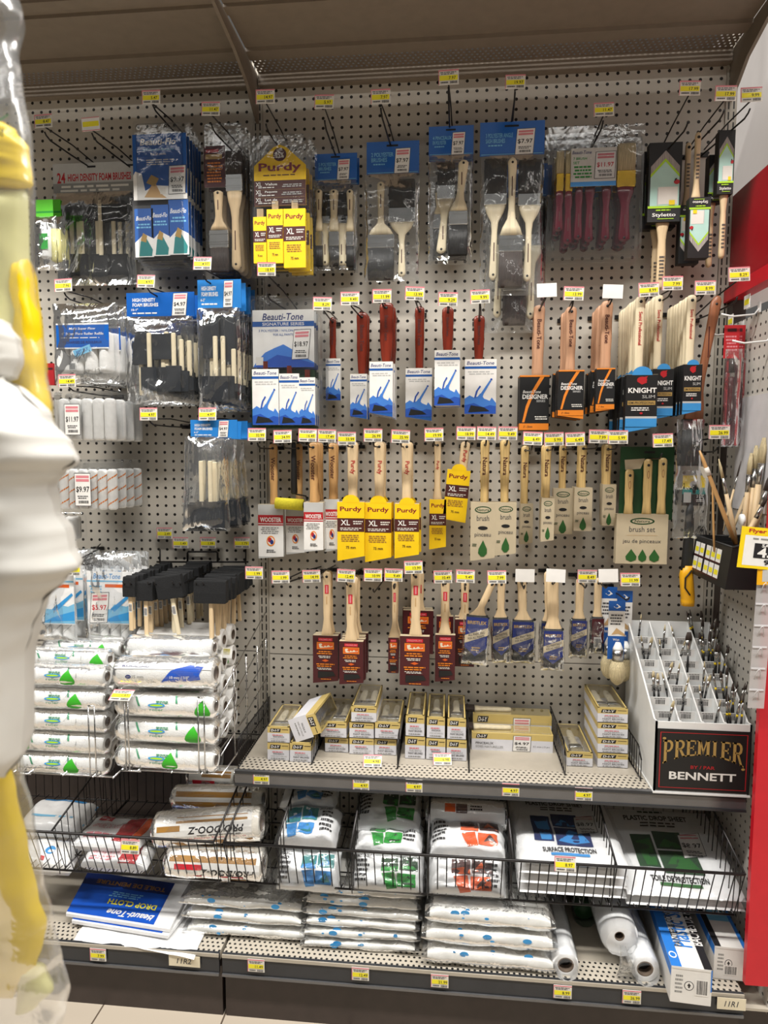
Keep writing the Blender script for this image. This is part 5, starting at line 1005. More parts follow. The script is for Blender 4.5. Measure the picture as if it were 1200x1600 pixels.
# ---------------------------------------------------------------- wire bulk baskets
YT, YBt, ZT, ZBt = -.41, -.365, -1.868, -1.992
def basket(x0, x1, divs, lb):
    t = thing('wire_basket', lb, 'basket', (x0, 0, 0)); W = x1-x0; g = G(); n = int(W/.0205)
    for k in range(n+1):
        x = W*k/n; g.tube([(x, YT, ZT), (x, YBt, ZBt), (x, YBt+.02, ZBt-.002)], .0014, 'wire_dark', 4)
    g.tube([(0, YT, ZT), (W, YT, ZT)], .0032, 'wire_dark'); g.tube([(0, YBt, ZBt), (W, YBt, ZBt)], .0026, 'wire_dark'); g.obj('front_grid', t)
    g = G(); m = int(W/.03)
    for k in range(m+1): x = W*k/m; g.tube([(x, YBt, ZBt), (x, -.03, ZBt+.005)], .0013, 'wire_dark', 4)
    for y in (-.3, -.2, -.1, -.03): g.tube([(0, y, ZBt-.002), (W, y, ZBt-.002)], .002, 'wire_dark', 4)
    g.obj('floor_grid', t)
    g = G(); m = int(W/.026)
    for k in range(m+1): x = W*k/m; g.tube([(x, -.03, ZBt), (x, -.022, -1.775)], .0012, 'wire_dark', 4)
    for z in (-1.775, -1.88): g.tube([(0, -.024, z), (W, -.024, z)], .0022, 'wire_dark', 4)
    g.obj('back_grid', t)
    for d in [0, W]+[q-x0 for q in divs]:
        g = G()
        for k in range(15): f = k/14; y = YT+.03+(-.05-YT)*f; zt = ZT+(-1.775-ZT)*f; g.tube([(d, y, ZBt), (d, y-.012, zt)], .0013, 'wire_dark', 4)
        g.tube([(d, YT, ZT), (d, -.024, -1.775)], .0026, 'wire_dark'); g.tube([(d, YBt, ZBt), (d, -.03, ZBt)], .002, 'wire_dark'); g.obj('divider_panel', t)
basket(.012, 1.168, [at(q, 1350, -.4).x for q in (433, 548, 668, 801, 962)], 'dark wire bulk basket full of bagged plastic sheets under the middle shelf')
basket(-1.15, -.012, [-.412], 'dark wire bulk basket of bagged rollers in the left bay')
struct('basket_back_shade', G().box(-1.22, -.016, -.012, 0, -2.12, -1.80, 'kick'))  # dark sheet added as the shade on the pegboard behind the basket
for u, v, pr, lb in ((203, 1323, '8.89', 'price tag on the left basket rim before the red and white pack'), (883, 1350, '8.97', 'price tag on the right basket rim before the blue drop sheets')):
    o = tag_mesh(pr).obj('price_tag', None, tuple(at(u, v, YT-.006)), (R(-12), 0, 0)); tag(o, lb, 'price tag')
# ---------------------------------------------------------------- packs: puffed slabs and rolls
for k, c in dict(blueroy=(38, 86, 190), leafd=(34, 100, 36), navyp=(18, 44, 110), bluep=(24, 84, 190), leafp=(70, 150, 110)).items(): mk(k, c, .4, **flat)
def slab(name, lb, cat, ub, vb, ut, vt, wpx, Yf, Yb, th, m, art=None, puff=1.0, group=None, film=True, seed=0, wr=.004, rz=0, skew=0):
    """a soft pack whose printed face runs from its lower front edge (ub, vb, Yf) to its upper back edge (ut, vt, Yb)"""
    a = at(ub, vb, Yf); b = at(ut, vt, Yb); c = (a+b)/2; d = b-a; d.x = 0; L = d.length; tilt = math.atan2(d.y, d.z)
    w_ = wpx*((Yf+Yb)/2-CY)/FPX
    t = thing(name, lb, cat, tuple(c), group, (-tilt, 0, R(rz)))
    def fn(side, eps=0):
        def f(u, v):
            s, r = 2*u-1, 2*v-1; k = max(0, 1-abs(s)**7)**.5*max(0, 1-abs(r)**7)**.5
            nn = noise.noise(Vector((u*3.2+seed, v*3+seed, side)))*wr*1.6 + noise.noise(Vector((u*9+seed, v*8, side)))*wr*.7
            return (s*w_/2+noise.noise(Vector((v*4, seed, 1)))*.003, side*-(th/2)*k*puff - nn*k*side + (-eps), (v-.5)*L+skew*s)
        return f
    g = G().grid(fn(1), 22, 20, m).grid(fn(-1), 10, 10, m); g.obj('wrapped_body', t)
    if art:
        f = fn(1, .0009)
        def mp(x, yy, z):
            p = f(min(.999, max(.001, x/w_+.5)), min(.999, max(.001, z/L+.5))); return (p[0], p[1]+yy, p[2])
        G().art(-w_/2, L/2, w_, L, 0, art, fn=mp).obj('printed_panel', t)
    if film:
        f0 = fn(1)
        def ff(u, v):
            s, r = 2*u-1, 2*v-1; p = f0(.5+s*.499, .5+r*.499); nn = abs(noise.noise(Vector((u*7+seed, v*5, 9))))*.007
            return (p[0]*1.07+noise.noise(Vector((v*6, u*3, seed)))*.004, p[1]-.0028-nn*.6, p[2]*1.05)
        G().grid(ff, 24, 20, 'clear_film').obj('clear_wrap', t)
    return t
def roll(name, lb, cat, u0, u1, vc, rpx, Y, m, art=None, rz=0, ry=0, film=True, core=.42, group=None, fold=0, seed=0):
    """a roller or roll lying along X between pixel columns u0 and u1"""
    a = at(u0, vc, Y); b = at(u1, vc, Y); L = b.x-a.x; r = rpx*(Y-CY)/FPX
    t = thing(name, lb, cat, ((a.x+b.x)/2, Y, (a.z+b.z)/2), group, (0, R(ry), R(rz)))
    g = G(); P = []
    for s, k in ((-.5, .88), (-.485, .99), (-.25, 1), (0, 1.01), (.25, 1), (.485, .99), (.5, .88)): P.append([(s*L, r*k*math.cos(q*math.pi/12), r*k*math.sin(q*math.pi/12)) for q in range(24)])
    g.rings(P, m, True, cap=False)
    for s in (-1, 1):
        ring = lambda k, x: [(x*s, r*k*math.cos(q*math.pi/12), r*k*math.sin(q*math.pi/12)) for q in range(24)]
        g.rings([ring(.88, L*.5), ring(core, L*.5-.001), ring(core*.96, L*.5-.02)], m if core > .3 else m, False, cap=False); g.add(ring(core, L*.5-.012), [tuple(range(24))], 'black'); g.rings([ring(core*1.05, L*.5+.0006), ring(core*.9, L*.5+.0006), ring(core*.9, L*.5-.012)], 'tubecard', False, cap=False)
    g.obj('roll_body', t)
    if art:
        mp = lambda x, yy, z: (x, -(r*1.012+.0006-yy)*math.cos(z/r), (r*1.012+.0006-yy)*math.sin(z/r)); G().art(-L/2, r*1.5, L, r*3, 0, art, fn=mp).obj('printed_band', t)
    if film:
        def ff(u, v):
            q = v*2*math.pi; k = 1.05+.05*noise.noise(Vector((u*6+seed, math.cos(q)*2, math.sin(q)*2))); e = max(0, abs(u-.5)*2-.93)/.07; k *= 1-.35*e
            return ((u-.5)*(L+.022), r*k*math.cos(q), r*k*math.sin(q))
        G().grid(ff, 24, 20, 'clear_film').obj('clear_wrap', t)
    return t
LEAF = lambda u, v, s=1: ('p', [(u+a*1.35, v+.02+b*1.3) for a, b in ((0, -.21), (.03, -.1), (.052, -.02), (.062, .06), (.052, .12), (.024, .15), (-.03, .15), (-.056, .12), (-.064, .06), (-.054, -.02), (-.034, -.1))], 'leafb')
def leafart(lu, flip=0, eu=.3):
    return [('p', [(.18, .2), (.2, .2), (.25, .45), (.23, .45)], 'leafp'), ('p', [(.6, .15), (.62, .15), (.64, .36), (.62, .36)], 'leafp'), ('c', eu, .42, .09, .05, 'splash'), ('c', eu, .42, .07, .025, 'lime'), ('t', 'roller', eu, .53, .08, 'leafp', dict(w=.14, b=0)), LEAF(lu, .5), ('g', .4, .3, .56, .38, 2, 'leafp')]
# left wire cradle of rollers
n_ = 0
for k, (v, lu, desc) in enumerate(((1190, .66, 'bottom'), (1157, .12, 'second'), (1124, .1, 'third'), (1090, .7, 'fourth'), (1054, .62, 'fifth'))):
    roll('roller_cover', 'white filmed leaf-print roller, %s from bottom of the left cradle' % desc, 'roller cover', 28, 168, v, 18.5, -.34, 'fleece', leafart(lu, 0, .46), seed=k, ry=random.uniform(-1, 1))
roll('roller_cover', 'white filmed roller second row from top behind the left cradle front', 'roller cover', 40, 172, 1027, 16.5, -.27, 'fleece', leafart(.9, 0, .5), seed=7); roll('roller_cover', 'topmost white filmed roller with green leaf, left cradle', 'roller cover', 76, 192, 1012, 16, -.2, 'fleece', leafart(.78, 0, .4), seed=8)
for k, v in enumerate((1180, 1150, 1120, 1092, 1062)): roll('roller_cover', 'white filmed roller in the second row of left cradle', 'roller cover', 50, 182, v-14, 16.5, -.272, 'fleece', None, film=False, group='rollers in the second row of left cradle')
# right wire cradle of rollers
for k, (v, lu, desc) in enumerate(((1182, .56, 'bottom'), (1140, .8, 'second'), (1100, .9, 'third'))):
    roll('roller_cover', 'white filmed leaf-print roller, %s from bottom of the right cradle' % desc, 'roller cover', 192, 338, v, 20.5, -.37, 'fleece', leafart(lu, 0, .42), seed=10+k, ry=random.uniform(-1, 1))
roll('roller_cover', 'topmost roller pack of the right cradle with blue splash print', 'roller cover', 190, 338, 1050, 26, -.36, 'fleece', [('r', .0, .2, 1, .34, 'film_white'), ('t', 'ROULEAU', .22, .28, .05, 'navy', dict(w=.28)), ('p', [(.48, .62), (.6, .34), (.7, .3), (.78, .24), (.86, .3), (.92, .28), (.88, .44), (.9, .56)], 'blueroy'), ('t', '10 mm / 3/8"', .68, .5, .06, 'white', dict(w=.2)), ('c', .15, .5, .03, .04, 'navy'), ('t', '15 mm', .25, .5, .06, 'grey', dict(w=.12))], seed=15, ry=-1)
for j, Y in enumerate((-.305, -.245, -.185, -.125)):
    for k in range(5 if j else 4):
        zf = at(262, 1182, -.37).z + k*.0585
        o = roll('roller_cover', 'white filmed roller in row %s behind the front of the right cradle' % ('two', 'three', 'four', 'five')[j], 'roller cover', 215, 345, 1100, 17.5, Y, 'fleece', leafart(.9) if k == 3 else None, film=j < 2, group='rollers in row %s of the right cradle' % ('two', 'three', 'four', 'five')[j], seed=j*5+k); o.location.x = -.17; o.location.z = zf+random.uniform(-.003, .003)
t = slab('roller_pack', 'clear pack of pale roller with sky-blue and maroon label on top of right cradle', 'roller pack', 262, 1040, 268, 1018, 140, -.32, -.2, .03, 'fleece', [('r', .42, .1, .62, .9, 'lblue'), ('r', .62, .1, .78, .9, 'paper'), ('g', .64, .2, .76, .8, 4, 'dgreen'), ('p', [(.3, .7), (1, .25), (1, .5), (.32, .95)], 'maroon')], seed=60)
o = tag_mesh('', .03, .026).obj('sale_sticker', None, tuple(at(354, 1020, -.2)), (R(-20), 0, 0)); G().art(-.015, .013, .03, .026, 0, [('r', .2, .1, .8, .7, 'lab')]).obj('printed_mark', o); tag(o, 'small yellow and white sticker on the back of top roller pack', 'sticker')
def cradle(us, v0, v1, Yf, lb):
    x0 = at(us[0], v1, Yf).x; x1 = at(us[1], v1, Yf).x; z0 = at(us[0], v1, Yf).z; z1 = at(us[0], v0, Yf).z; t = thing('wire_cradle', lb, 'wire rack', (x0, 0, z0)); H = z1-z0; W = x1-x0
    g = G()
    for x in (.012, .02, W*.78, W*.84): g.tube([(x, Yf+.03, 0), (x, Yf, .004), (x, Yf, H), ], .0018, 'chrome')
    for z in (H*.25, H*.5, H*.75): g.tube([(.012, Yf, z), (-.0, Yf+.03, z), (0, -.02, z+.03)], .0016, 'chrome')
    g.tube([(.012, Yf, H), (.02, Yf, H)], .0018, 'chrome'); g.tube([(W*.78, Yf, H), (W*.84, Yf, H)], .0018, 'chrome'); g.obj('front_wires', t)
    g = G()
    for x in (.0, .04, W*.5, W*.8, W): g.tube([(x, Yf, .002), (x, -.012, .002)], .002, 'chrome')
    g.tube([(0, Yf+.01, 0), (W, Yf+.01, 0)], .0022, 'chrome'); g.tube([(.0, Yf-.004, .004), (.05, Yf-.004, .004)], .002, 'chrome'); g.obj('floor_wires', t)
    g = G()
    for f in (.0, .3, .6, .95): g.tube([(W, Yf*1, .05+H*f*.8), (W, -.012, .1+H*f*1.1)], .0017, 'chrome')
    for y in (-.3, -.2, -.1, -.015): g.tube([(W, y, 0), (W, y, H*1.2)], .0017, 'chrome')
    g.obj('side_wires', t); return t
cradle((190, 346), 1085, 1205, -.4, 'shiny wire cradle holding the right stack of roller covers'); cradle((20, 176), 1098, 1209, -.385, 'shiny wire cradle holding the left stack of roller covers')
o = tag_mesh('1.97', .05, .034).obj('price_tag', None, tuple(at(190, 1086, -.41)), (R(-64), 0, 0)); tag(o, 'price tag lying flat on top of the right roller cradle', 'price tag')
# --- left basket
roll('lint_free_roller', 'gold-striped white roller pack lying in the basket, bottom of its pile', 'roller pack', 268, 412, 1348, 27, -.33, 'fleece_warm', [('r', .0, .08, 1, .92, 'white'), ('r', .04, .2, .96, .32, 'dgold'), ('r', .04, .64, .96, .76, 'dgold'), ('r', .1, .36, .4, .46, 'bred'), ('t', 'PRO/DOO-Z', .66, .5, .13, 'ink', dict(w=.56, b=2, rot=180, sh=.2)), ('g', .2, .56, .9, .61, 1, 'bred')], seed=70, ry=-1, core=.5)
roll('lint_free_roller', 'large gold-striped roller pack with upside-down lettering, middle of its pile', 'roller pack', 250, 408, 1290, 28, -.30, 'fleece_warm', [('r', .02, .06, .94, .94, 'white'), ('r', .22, .14, .9, .26, 'dgold'), ('r', .04, .3, .26, .4, 'dgold'), ('t', 'PRO/DOO-Z', .6, .4, .13, 'ink', dict(w=.52, b=2, rot=180, sh=.2)), ('g', .36, .48, .86, .52, 1, 'dgrey'), ('t', 'All Paints, Enamels, Peintures, Epoxies, Or Primers', .48, .555, .04, 'bred', dict(w=.8, b=0)), ('r', .04, .62, .94, .73, 'dgold'), ('r', .04, .8, .94, .88, 'dgold')], seed=71, ry=-5, rz=4, core=.5)
roll('lint_free_roller', 'gold-striped roller pack with red end block, top of its pile', 'roller pack', 276, 412, 1246, 20, -.21, 'fleece_warm', [('r', .02, .06, .9, .94, 'white'), ('r', .04, .2, .9, .34, 'dgold'), ('r', .04, .46, .9, .6, 'dgold'), ('r', .06, .7, .34, .8, 'bred'), ('t', 'NONPELUCHEUX', .56, .75, .05, 'dgrey', dict(w=.3, b=0))], seed=72, ry=-2, core=.5)
roll('lint_free_roller', 'gold-striped roller pack tucked behind the shelf corner', 'roller pack', 300, 368, 1212, 17, -.14, 'fleece_warm', [('r', .02, .06, .96, .94, 'white'), ('r', .3, .2, .96, .4, 'dgold'), ('r', .1, .5, .6, .64, 'bred')], seed=73, core=.5)
for v, Yf, Yb, vt, lb, sd in ((1350, -.35, -.29, 1328, 'lower red and white nylon roller pack in the left basket', 80), (1318, -.33, -.2, 1286, 'upper red and white nylon roller pack behind the basket price tag', 81)):
    slab('nylon_roller_pack', lb, 'roller pack', 184 if sd == 80 else 180, v+8, 186, vt-2, 118, Yf, Yb, .04, 'film_white', [('r', .14, .1, .34, .3, 'bred'), ('g', .15, .15, .33, .25, 1, 'white'), ('t', 'ARMURE DE NYLON', .38, .5, .16, 'pink', dict(w=.5, b=0)), ('r', .58, .1, .84, .95, 'red'), ('p', [(.62, .2), (.8, .3), (.7, .8)], 'bred'), ('r', .85, .1, .95, .9, 'oran' if sd == 81 else 'white'), ('g', .1, .7, .56, .9, 2, 'pink')], seed=sd)
slab('paper_pack', 'white and blue pack in the basket left of the wire divider, lower', 'pack', 72, 1362, 78, 1318, 110, -.33, -.26, .06, 'film_white', [('r', 0, 0, 1, .12, 'lblue'), ('c', .6, .5, .08, .14, 'lblue'), ('r', .5, .72, .56, .86, 'red')], seed=82, film=False); slab('paper_pack', 'white pack with blue top edge left of the wire divider, upper', 'pack', 88, 1308, 92, 1258, 110, -.24, -.12, .06, 'film_white', [('r', 0, 0, 1, .16, 'lblue'), ('r', 0, .62, 1, .68, 'sky')], seed=83, film=False)
# --- right basket
def phot(a, cm, dk):
    return [('r', .1+a, .16, .34+a, .5, dk), ('p', [(.1+a, .4), (.34+a, .3), (.34+a, .5), (.1+a, .5)], cm), ('r', .36+a, .12, .62+a, .46, dk), ('p', [(.38+a, .42), (.48+a, .2), (.6+a, .42)], cm), ('p', [(.12+a, .56), (.3+a, .52), (.34+a, .9), (.2+a, .94)], cm), ('r', .34+a, .54, .6+a, .86, cm), ('p', [(.4+a, .8), (.5+a, .58), (.58+a, .8)], dk)]
def bagged(pref, cm, dk, u, wpx, rows, seed):
    for k, (vb, vt, Yf, Yb, th, desc, a) in enumerate(rows):
        slab('plastic_sheet_bag', '%s bag of folded plastic sheet, %s' % (pref, desc), 'plastic sheet', u+(2 if k else 0), vb, u+3, vt, wpx-(k*6), Yf, Yb, th, 'film_white', phot(a, cm, dk) + [('g', .02 if a > .2 else .68+a*.2, .2, .24 if a > .2 else .92, .8, 5, 'ink'), ('t', 'DROP SHEET', .75 if a < .2 else .14, .14, .08, 'ink', dict(w=.22))], seed=seed+k, wr=.007)
bagged('blue-printed', 'lblue', 'teal', 482, 104, ((1392, 1328, -.355, -.30, .07, 'bottom of the first basket section', .3), (1326, 1268, -.33, -.23, .06, 'middle of the first basket section', 0), (1264, 1232, -.24, -.17, .05, 'top of the first basket section', .15)), 90)
bagged('green-printed', 'green', 'dgreen', 606, 114, ((1396, 1334, -.355, -.30, .07, 'bottom of the second basket section', .3), (1338, 1290, -.33, -.22, .05, 'middle of the second basket section', .1), (1300, 1246, -.27, -.16, .06, 'crumpled at the top of the second basket section', .3)), 94)
bagged('orange-printed', 'oran', 'brown', 728, 124, ((1402, 1336, -.355, -.30, .075, 'bottom of the third basket section', .2), (1340, 1290, -.33, -.23, .055, 'middle of the third basket section', .3)), 98)
roll('plastic_sheet_roll', 'orange-printed plastic roll lying on top of the third basket section', 'plastic sheet', 672, 788, 1272, 22, -.22, 'film_white', [('r', .2, .1, .34, .3, 'oran'), ('r', .35, .1, .5, .32, 'brown'), ('g', .52, .12, .7, .26, 2, 'ink')], seed=99, core=.3)
def sheetart(cm, dk, t2):
    return [('r', .36, .02, .54, .12, 'blue') if cm == 'lblue' else ('g', .3, .04, .6, .09, 1, 'dgreen'), ('t', 'PLASTIC DROP SHEET', .46, .15, .065, 'ink', dict(w=.6, b=2)), ('g', .26, .2, .7, .27, 2, 'dgrey'), ('r', .17, .36, .36, .74, dk), ('p', [(.2, .42), (.34, .4), (.34, .72), (.24, .72)], cm), ('r', .38, .32, .64, .52, dk), ('p', [(.4, .5), (.48, .4), (.6, .46), (.62, .5)], cm), ('r', .38, .54, .72, .8, dk), ('p', [(.4, .74), (.52, .57), (.62, .58), (.7, .74), (.55, .78)], cm), ('t', t2, .48, .86, .06, 'ink', dict(w=.5, b=2)), ('r', .3, .9, .66, .93, cm)] + sticker(.62, .32, .82, .62, '$8.97', -.02)
def foldpile(ub, ut, vf, vt, wpx, Yf, Yb, n, cm, dk, t2, lb, lb2, seed):
    """folded sheets lying in the basket, their front folds visible through the wires"""
    top = slab('drop_sheet_pack', lb, 'drop sheet', ub, vf, ut, vt, wpx, Yf, Yb, .023, 'film_white', sheetart(cm, dk, t2), seed=seed, wr=.002)
    for k in range(1, n):
        c = copy_tree(top); c.location = (top.location.x, top.location.y+.004*k, top.location.z-.0262*k); c['label'] = lb2; c['group'] = lb2
        for ch in list(c.children):
            if ch.name.startswith('clear_wrap'): bpy.data.objects.remove(ch)
foldpile(884, 880, 1352, 1252, 158, -.37, -.10, 4, 'lblue', 'dkblue', 'SURFACE PROTECTION', 'top white plastic drop sheet pack with blue pictures and $8.97 sticker', 'one of the folded plastic sheets piled under the blue-picture pack', 110)
foldpile(1054, 1038, 1402, 1268, 168, -.355, -.10, 2, 'leafd', 'dgreen', 'TOILE DE PROTECTION', 'top plastic drop sheet pack with dark green pictures and $8.97 sticker', 'folded plastic sheet under the green-picture pack', 116)
# --- bottom shelf
def cloth(u0, u1, v, Yf, dep, th, lb, seed, zb=None, dx=0, group=None, nm='drop_cloth_pack', art=True, film=True):
    x, z, w_, h = rect(u0, v-8, u1, v+8, Yf); z = z-h/2
    if zb is not None: z = zb+th/2
    t = thing(nm, lb, 'drop cloth', (x, Yf, z), group, (0, R(random.uniform(-.6, .6)), R(random.uniform(-1.5, 1.5))))
    def fn(sc_, ex=0):
        def f(u, v_):
            q = v_*2*math.pi; c, s = math.cos(q), math.sin(q); e = max(0, 1-abs(2*u-1)**12)**.5; nn = noise.noise(Vector((u*5+seed, c*2, s*2)))*.004+noise.noise(Vector((u*14+seed, c*3, s*2)))*.0015
            return ((u-.5)*w_*sc_, dep/2+(dep/2*math.copysign(abs(c)**.35, c)+nn)*sc_, (th/2*math.copysign(abs(s)**.6, s)*(.3+.7*e)+nn*.6)*(1+ex))
        return f
    G().grid(fn(1), 24, 24, 'cloth_white').obj('folded_cloth', t)
    if art:
        g = G(); rr = random.Random(seed); f = fn(1.002)
        for k in range(7):
            u = rr.choice((.16, .22, .28, .3, .48, .52, .8)) + rr.uniform(-.02, .02); v_ = .5-rr.uniform(.0, .12); R_ = rr.choice((.0025, .004, .008, .0015)); p = Vector(f(u, v_))
            g.add([(p.x+R_*1.3*math.cos(a*math.pi/6), p.y-.0032+0*a, p.z+R_*.8*math.sin(a*math.pi/6)) for a in range(12)], [tuple(range(12))], 'splash')
        g.obj('paint_splash_print', t)
    if film:
        f = fn(1.03)
        G().grid(lambda u, v_: (lambda p: (p[0]*1.05, p[1], p[2]*1.02))(f(u, v_)), 22, 16, 'clear_film').obj('clear_wrap', t)
    return t
for lab_, u0, u1, vs, Yf, dep, th in (('left stack', 290, 472, (1462, 1440, 1408), -.36, .27, .03), ('second stack from left', 478, 652, (1481, 1465, 1449, 1433, 1414, 1398), -.37, .27, .0215), ('third stack from left', 668, 862, (1498, 1466, 1430), -.4, .29, .043)):
    for k, v in enumerate(vs):
        cloth(u0+random.uniform(-4, 4), u1+random.uniform(-4, 4), v, Yf+k*.006, dep, th, 'white splash-printed drop cloth pack, %s in the %s' % (('bottom', 'second up', 'third up', 'fourth up', 'fifth up', 'top')[k] if v != vs[-1] else 'topmost', lab_), int(u0)+k, zb=Zb+.001+k*th*1.06)
# blue drop cloth pack with its crumpled white sheet
def qpack(px, Z, th, m, art, lb, nm='drop_cloth_pack', cat='drop cloth'):
    """a flat pack lying level at height Z; px = its corners front-left, front-right, back-right, back-left"""
    c = [atZ(u, v, Z) for u, v in px]; o = sum(c, Vector())/4; t = thing(nm, lb, cat, tuple(o)); q = [p-o for p in c]
    P = lambda u, v, e=0: tuple((q[3]*(1-u)+q[2]*u)*(1-v)+(q[0]*(1-u)+q[1]*u)*v + Vector((0, 0, e+.0012*noise.noise(Vector((u*4, v*4, Z*9))))))
    g = G(); g.grid(lambda u, v: P(u, v, 0), 10, 10, m).grid(lambda u, v: P(u, v, -th), 4, 4, m)
    for a, b in (((0, 1), (1, 1)), ((1, 1), (1, 0)), ((1, 0), (0, 0)), ((0, 0), (0, 1))): g.add([P(*a), P(*b), P(*b, -th), P(*a, -th)], [(0, 1, 2, 3)], m)
    g.obj('folded_body', t); G().art(0, 1, 1, 1, 0, art, fn=lambda x, yy, z: P(min(1, max(0, x)), min(1, max(0, 1-z)), .0006-yy)).obj('printed_cover', t); return t
qpack(((112, 1438), (262, 1462), (318, 1392), (150, 1370)), Zb+.020, .008, 'film_white', [('r', 0, 0, .93, .97, 'bluep')], 'second blue drop cloth pack lying beneath the lettered one')
qpack(((103, 1427), (265, 1452), (300, 1384), (138, 1362)), Zb+.030, .008, 'film_white', [('r', 0, 0, .84, .96, 'bluep'), ('r', 0, 0, .84, .3, 'navyp'), ('t', 'Beauti-Tone', .58, .84, .13, 'white', dict(w=.44, rot=180, sh=.2, b=2)), ('t', 'DROP CLOTH', .56, .62, .12, 'lab', dict(w=.46, rot=180, b=2)), ('g', .3, .38, .64, .52, 3, 'sky'), ('t', 'TOILE DE PEINTURE', .46, .2, .1, 'dgold', dict(w=.66, rot=180, b=2))], 'flat blue drop cloth pack with upside-down yellow lettering at the left')
def crumple():
    a, b = at(112, 1460, -.39), at(300, 1470, -.40)
    def f(u, v):
        x = -.37+u*.31; y = -.405+v*.25; z = Zb+.003+.006*abs(noise.noise(Vector((u*5, v*4, 2))))+.003*(1-v)*abs(math.sin(u*9)); 
        if v == 0: z -= .004+.02*max(0, u-.6)
        return (x, y-.02*u*(1-v)**3, z)
    return G().grid(f, 24, 10, 'film_white').grid(lambda u, v: (lambda p: (p[0], p[1]+.001, p[2]-.001))(f(u, v)), 24, 10, 'film_white')
tag(crumple().obj('crumpled_sheet'), 'crumpled white sheet under the blue drop cloth pack, edge over the shelf', 'sheet')
# film rolls lying end-on
def endroll(u, v, rpx, corer, Yf, L, lb, mat_='film_white', neck=False, cap=None):
    p = at(u, v, Yf); r = rpx*(Yf-CY)/FPX; c = corer*(Yf-CY)/FPX; t = thing('film_roll', lb, 'film roll', tuple(p)); g = G(); rr = lambda k, y: [(k*math.cos(q*math.pi/14), y, k*math.sin(q*math.pi/14)) for q in range(28)]
    g.rings([rr(c*.82, .02), rr(c*.85, .0), rr(c, 0)], 'tubecard', False, cap=False); g.rings([rr(c, 0), rr(r*.96, 0), rr(r, .006), rr(r*1.01, L/2), rr(r, L)], mat_, True, cap=False); g.add(rr(c*.84, .018), [tuple(range(28))], 'black'); g.add(rr(r, L), [tuple(range(28))], mat_); g.obj('roll_body', t)
    if cap: G().rings([rr(r*1.02, .05), rr(r*1.02, L)], cap, True, cap=False).obj('printed_sleeve', t)
    def ff(a, b):
        q = b*2*math.pi; k = 1.06+.14*noise.noise(Vector((a*5+u, math.cos(q)*2.2, math.sin(q)*2.2))); e = max(0, .12-a)/.12; k *= 1-.25*e
        y = -.02+a*(L+.02); return (r*k*math.cos(q), y, r*k*math.sin(q))
    G().grid(ff, 18, 26, 'clear_film').obj('clear_wrap', t)
    if neck:
        G().grid(lambda a, b: (lambda q, k: (k*math.cos(q)+.012*a, -.03-.01*math.sin(a*3)+k*.4*math.sin(q), -a*.075))(b*2*math.pi, .006+.017*a*(1+.4*noise.noise(Vector((a*3, b*6, 4))))), 14, 18, 'clear_film').obj('twisted_end', t)
    return t
endroll(884, 1508, 21, 13, -.395, .27, 'end-on white film roll with brown core beside the thick drop cloths'); endroll(968, 1463, 30, 8, -.36, .24, 'fat bagged white roll with twisted film end', neck=True); endroll(1008, 1514, 23, 13, -.395, .25, 'end-on bagged roll with brown core and green print beside the boxes', cap='film_white')
t = thing('film_roll', 'dark green plastic roll standing behind the end-on film rolls', 'film roll', tuple(at(912, 1440, -.22))); G().cyl((0, 0, .03), (0, .16, .03), .024, .024, 'dgreen', 20).obj('roll_body', t); G().grid(lambda a, b: (.03*math.cos(b*6.283)*(1+.1*noise.noise(Vector((a*4, b*5, 1)))), -.02+a*.19, .03+.03*math.sin(b*6.283)), 12, 18, 'clear_film').obj('clear_wrap', t)
# plastic sheeting boxes
def pbox(c, w_, h, L, lb, top, front, rz=0, sidem='boxw'):
    t = thing('sheeting_box', lb, 'box', c, None, (0, 0, R(rz))); g = G().box(-w_/2, w_/2, 0, L, 0, h, 'boxw', bev=.0008); g.art(-w_/2, h, w_, h, 0, front)
    g.art(-w_/2, 0, w_, L, 0, top, fn=lambda x, yy, z: (x, L+z, h+.0002-yy)); 
    g.add([(-w_/2-.0003, 0.0, h*.72), (-w_/2-.0003, L, h*.72), (-w_/2-.0003, L, h), (-w_/2-.0003, 0, h)], [(0, 1, 2, 3)], 'blueb'); g.obj('carton', t)
    G().box(-w_/2+.001, w_/2-.001, -.0006, 0, h*.94, h, 'boxw').obj('end_flap', t); return t
mk('boxw', (226, 224, 220), .55, **flat); mk('blueb', (44, 120, 206), .4, **flat)
FR = [('g', .1, .2, .3, .75, 5, 'grey'), ('c', .45, .5, .12, .13, 'dgrey'), ('c', .45, .5, .1, .11, 'boxw'), ('p', [(.45, .42), (.5, .5), (.47, .51), (.47, .56), (.43, .56), (.43, .51), (.4, .5)], 'ink'), ('r', .6, .28, .92, .74, 'white'), ('b', .63, .32, .89, .7, 'ink'), ('r', .97, .0, 1, .6, 'blueb')]
a = atZ(1049, 1575, Zb+.001); b_ = atZ(1115, 1579, Zb+.001)
pbox(((a.x+b_.x)/2, -.45, Zb+.001), .083, .083, .34, 'long white and blue carton of plastic sheeting overhanging the shelf edge', [('r', 0, 0, .26, 1, 'blueb'), ('c', .13, .9, .1, .03, 'white'), ('c', .13, .9, .07, .02, 'blueb'), ('t', 'Plastic Sheeting', .55, .5, .16, 'blueb', dict(w=2.6, rot=90, b=1)), ('t', 'PAINTER & CONTRACTOR', .36, .55, .05, 'dgrey', dict(w=2.2, rot=90)), ('r', .8, 0, 1, 1, 'ink'), ('t', 'BACHES DE PLASTIQUE', .9, .5, .08, 'white', dict(w=2.4, rot=90))], FR, rz=-4)
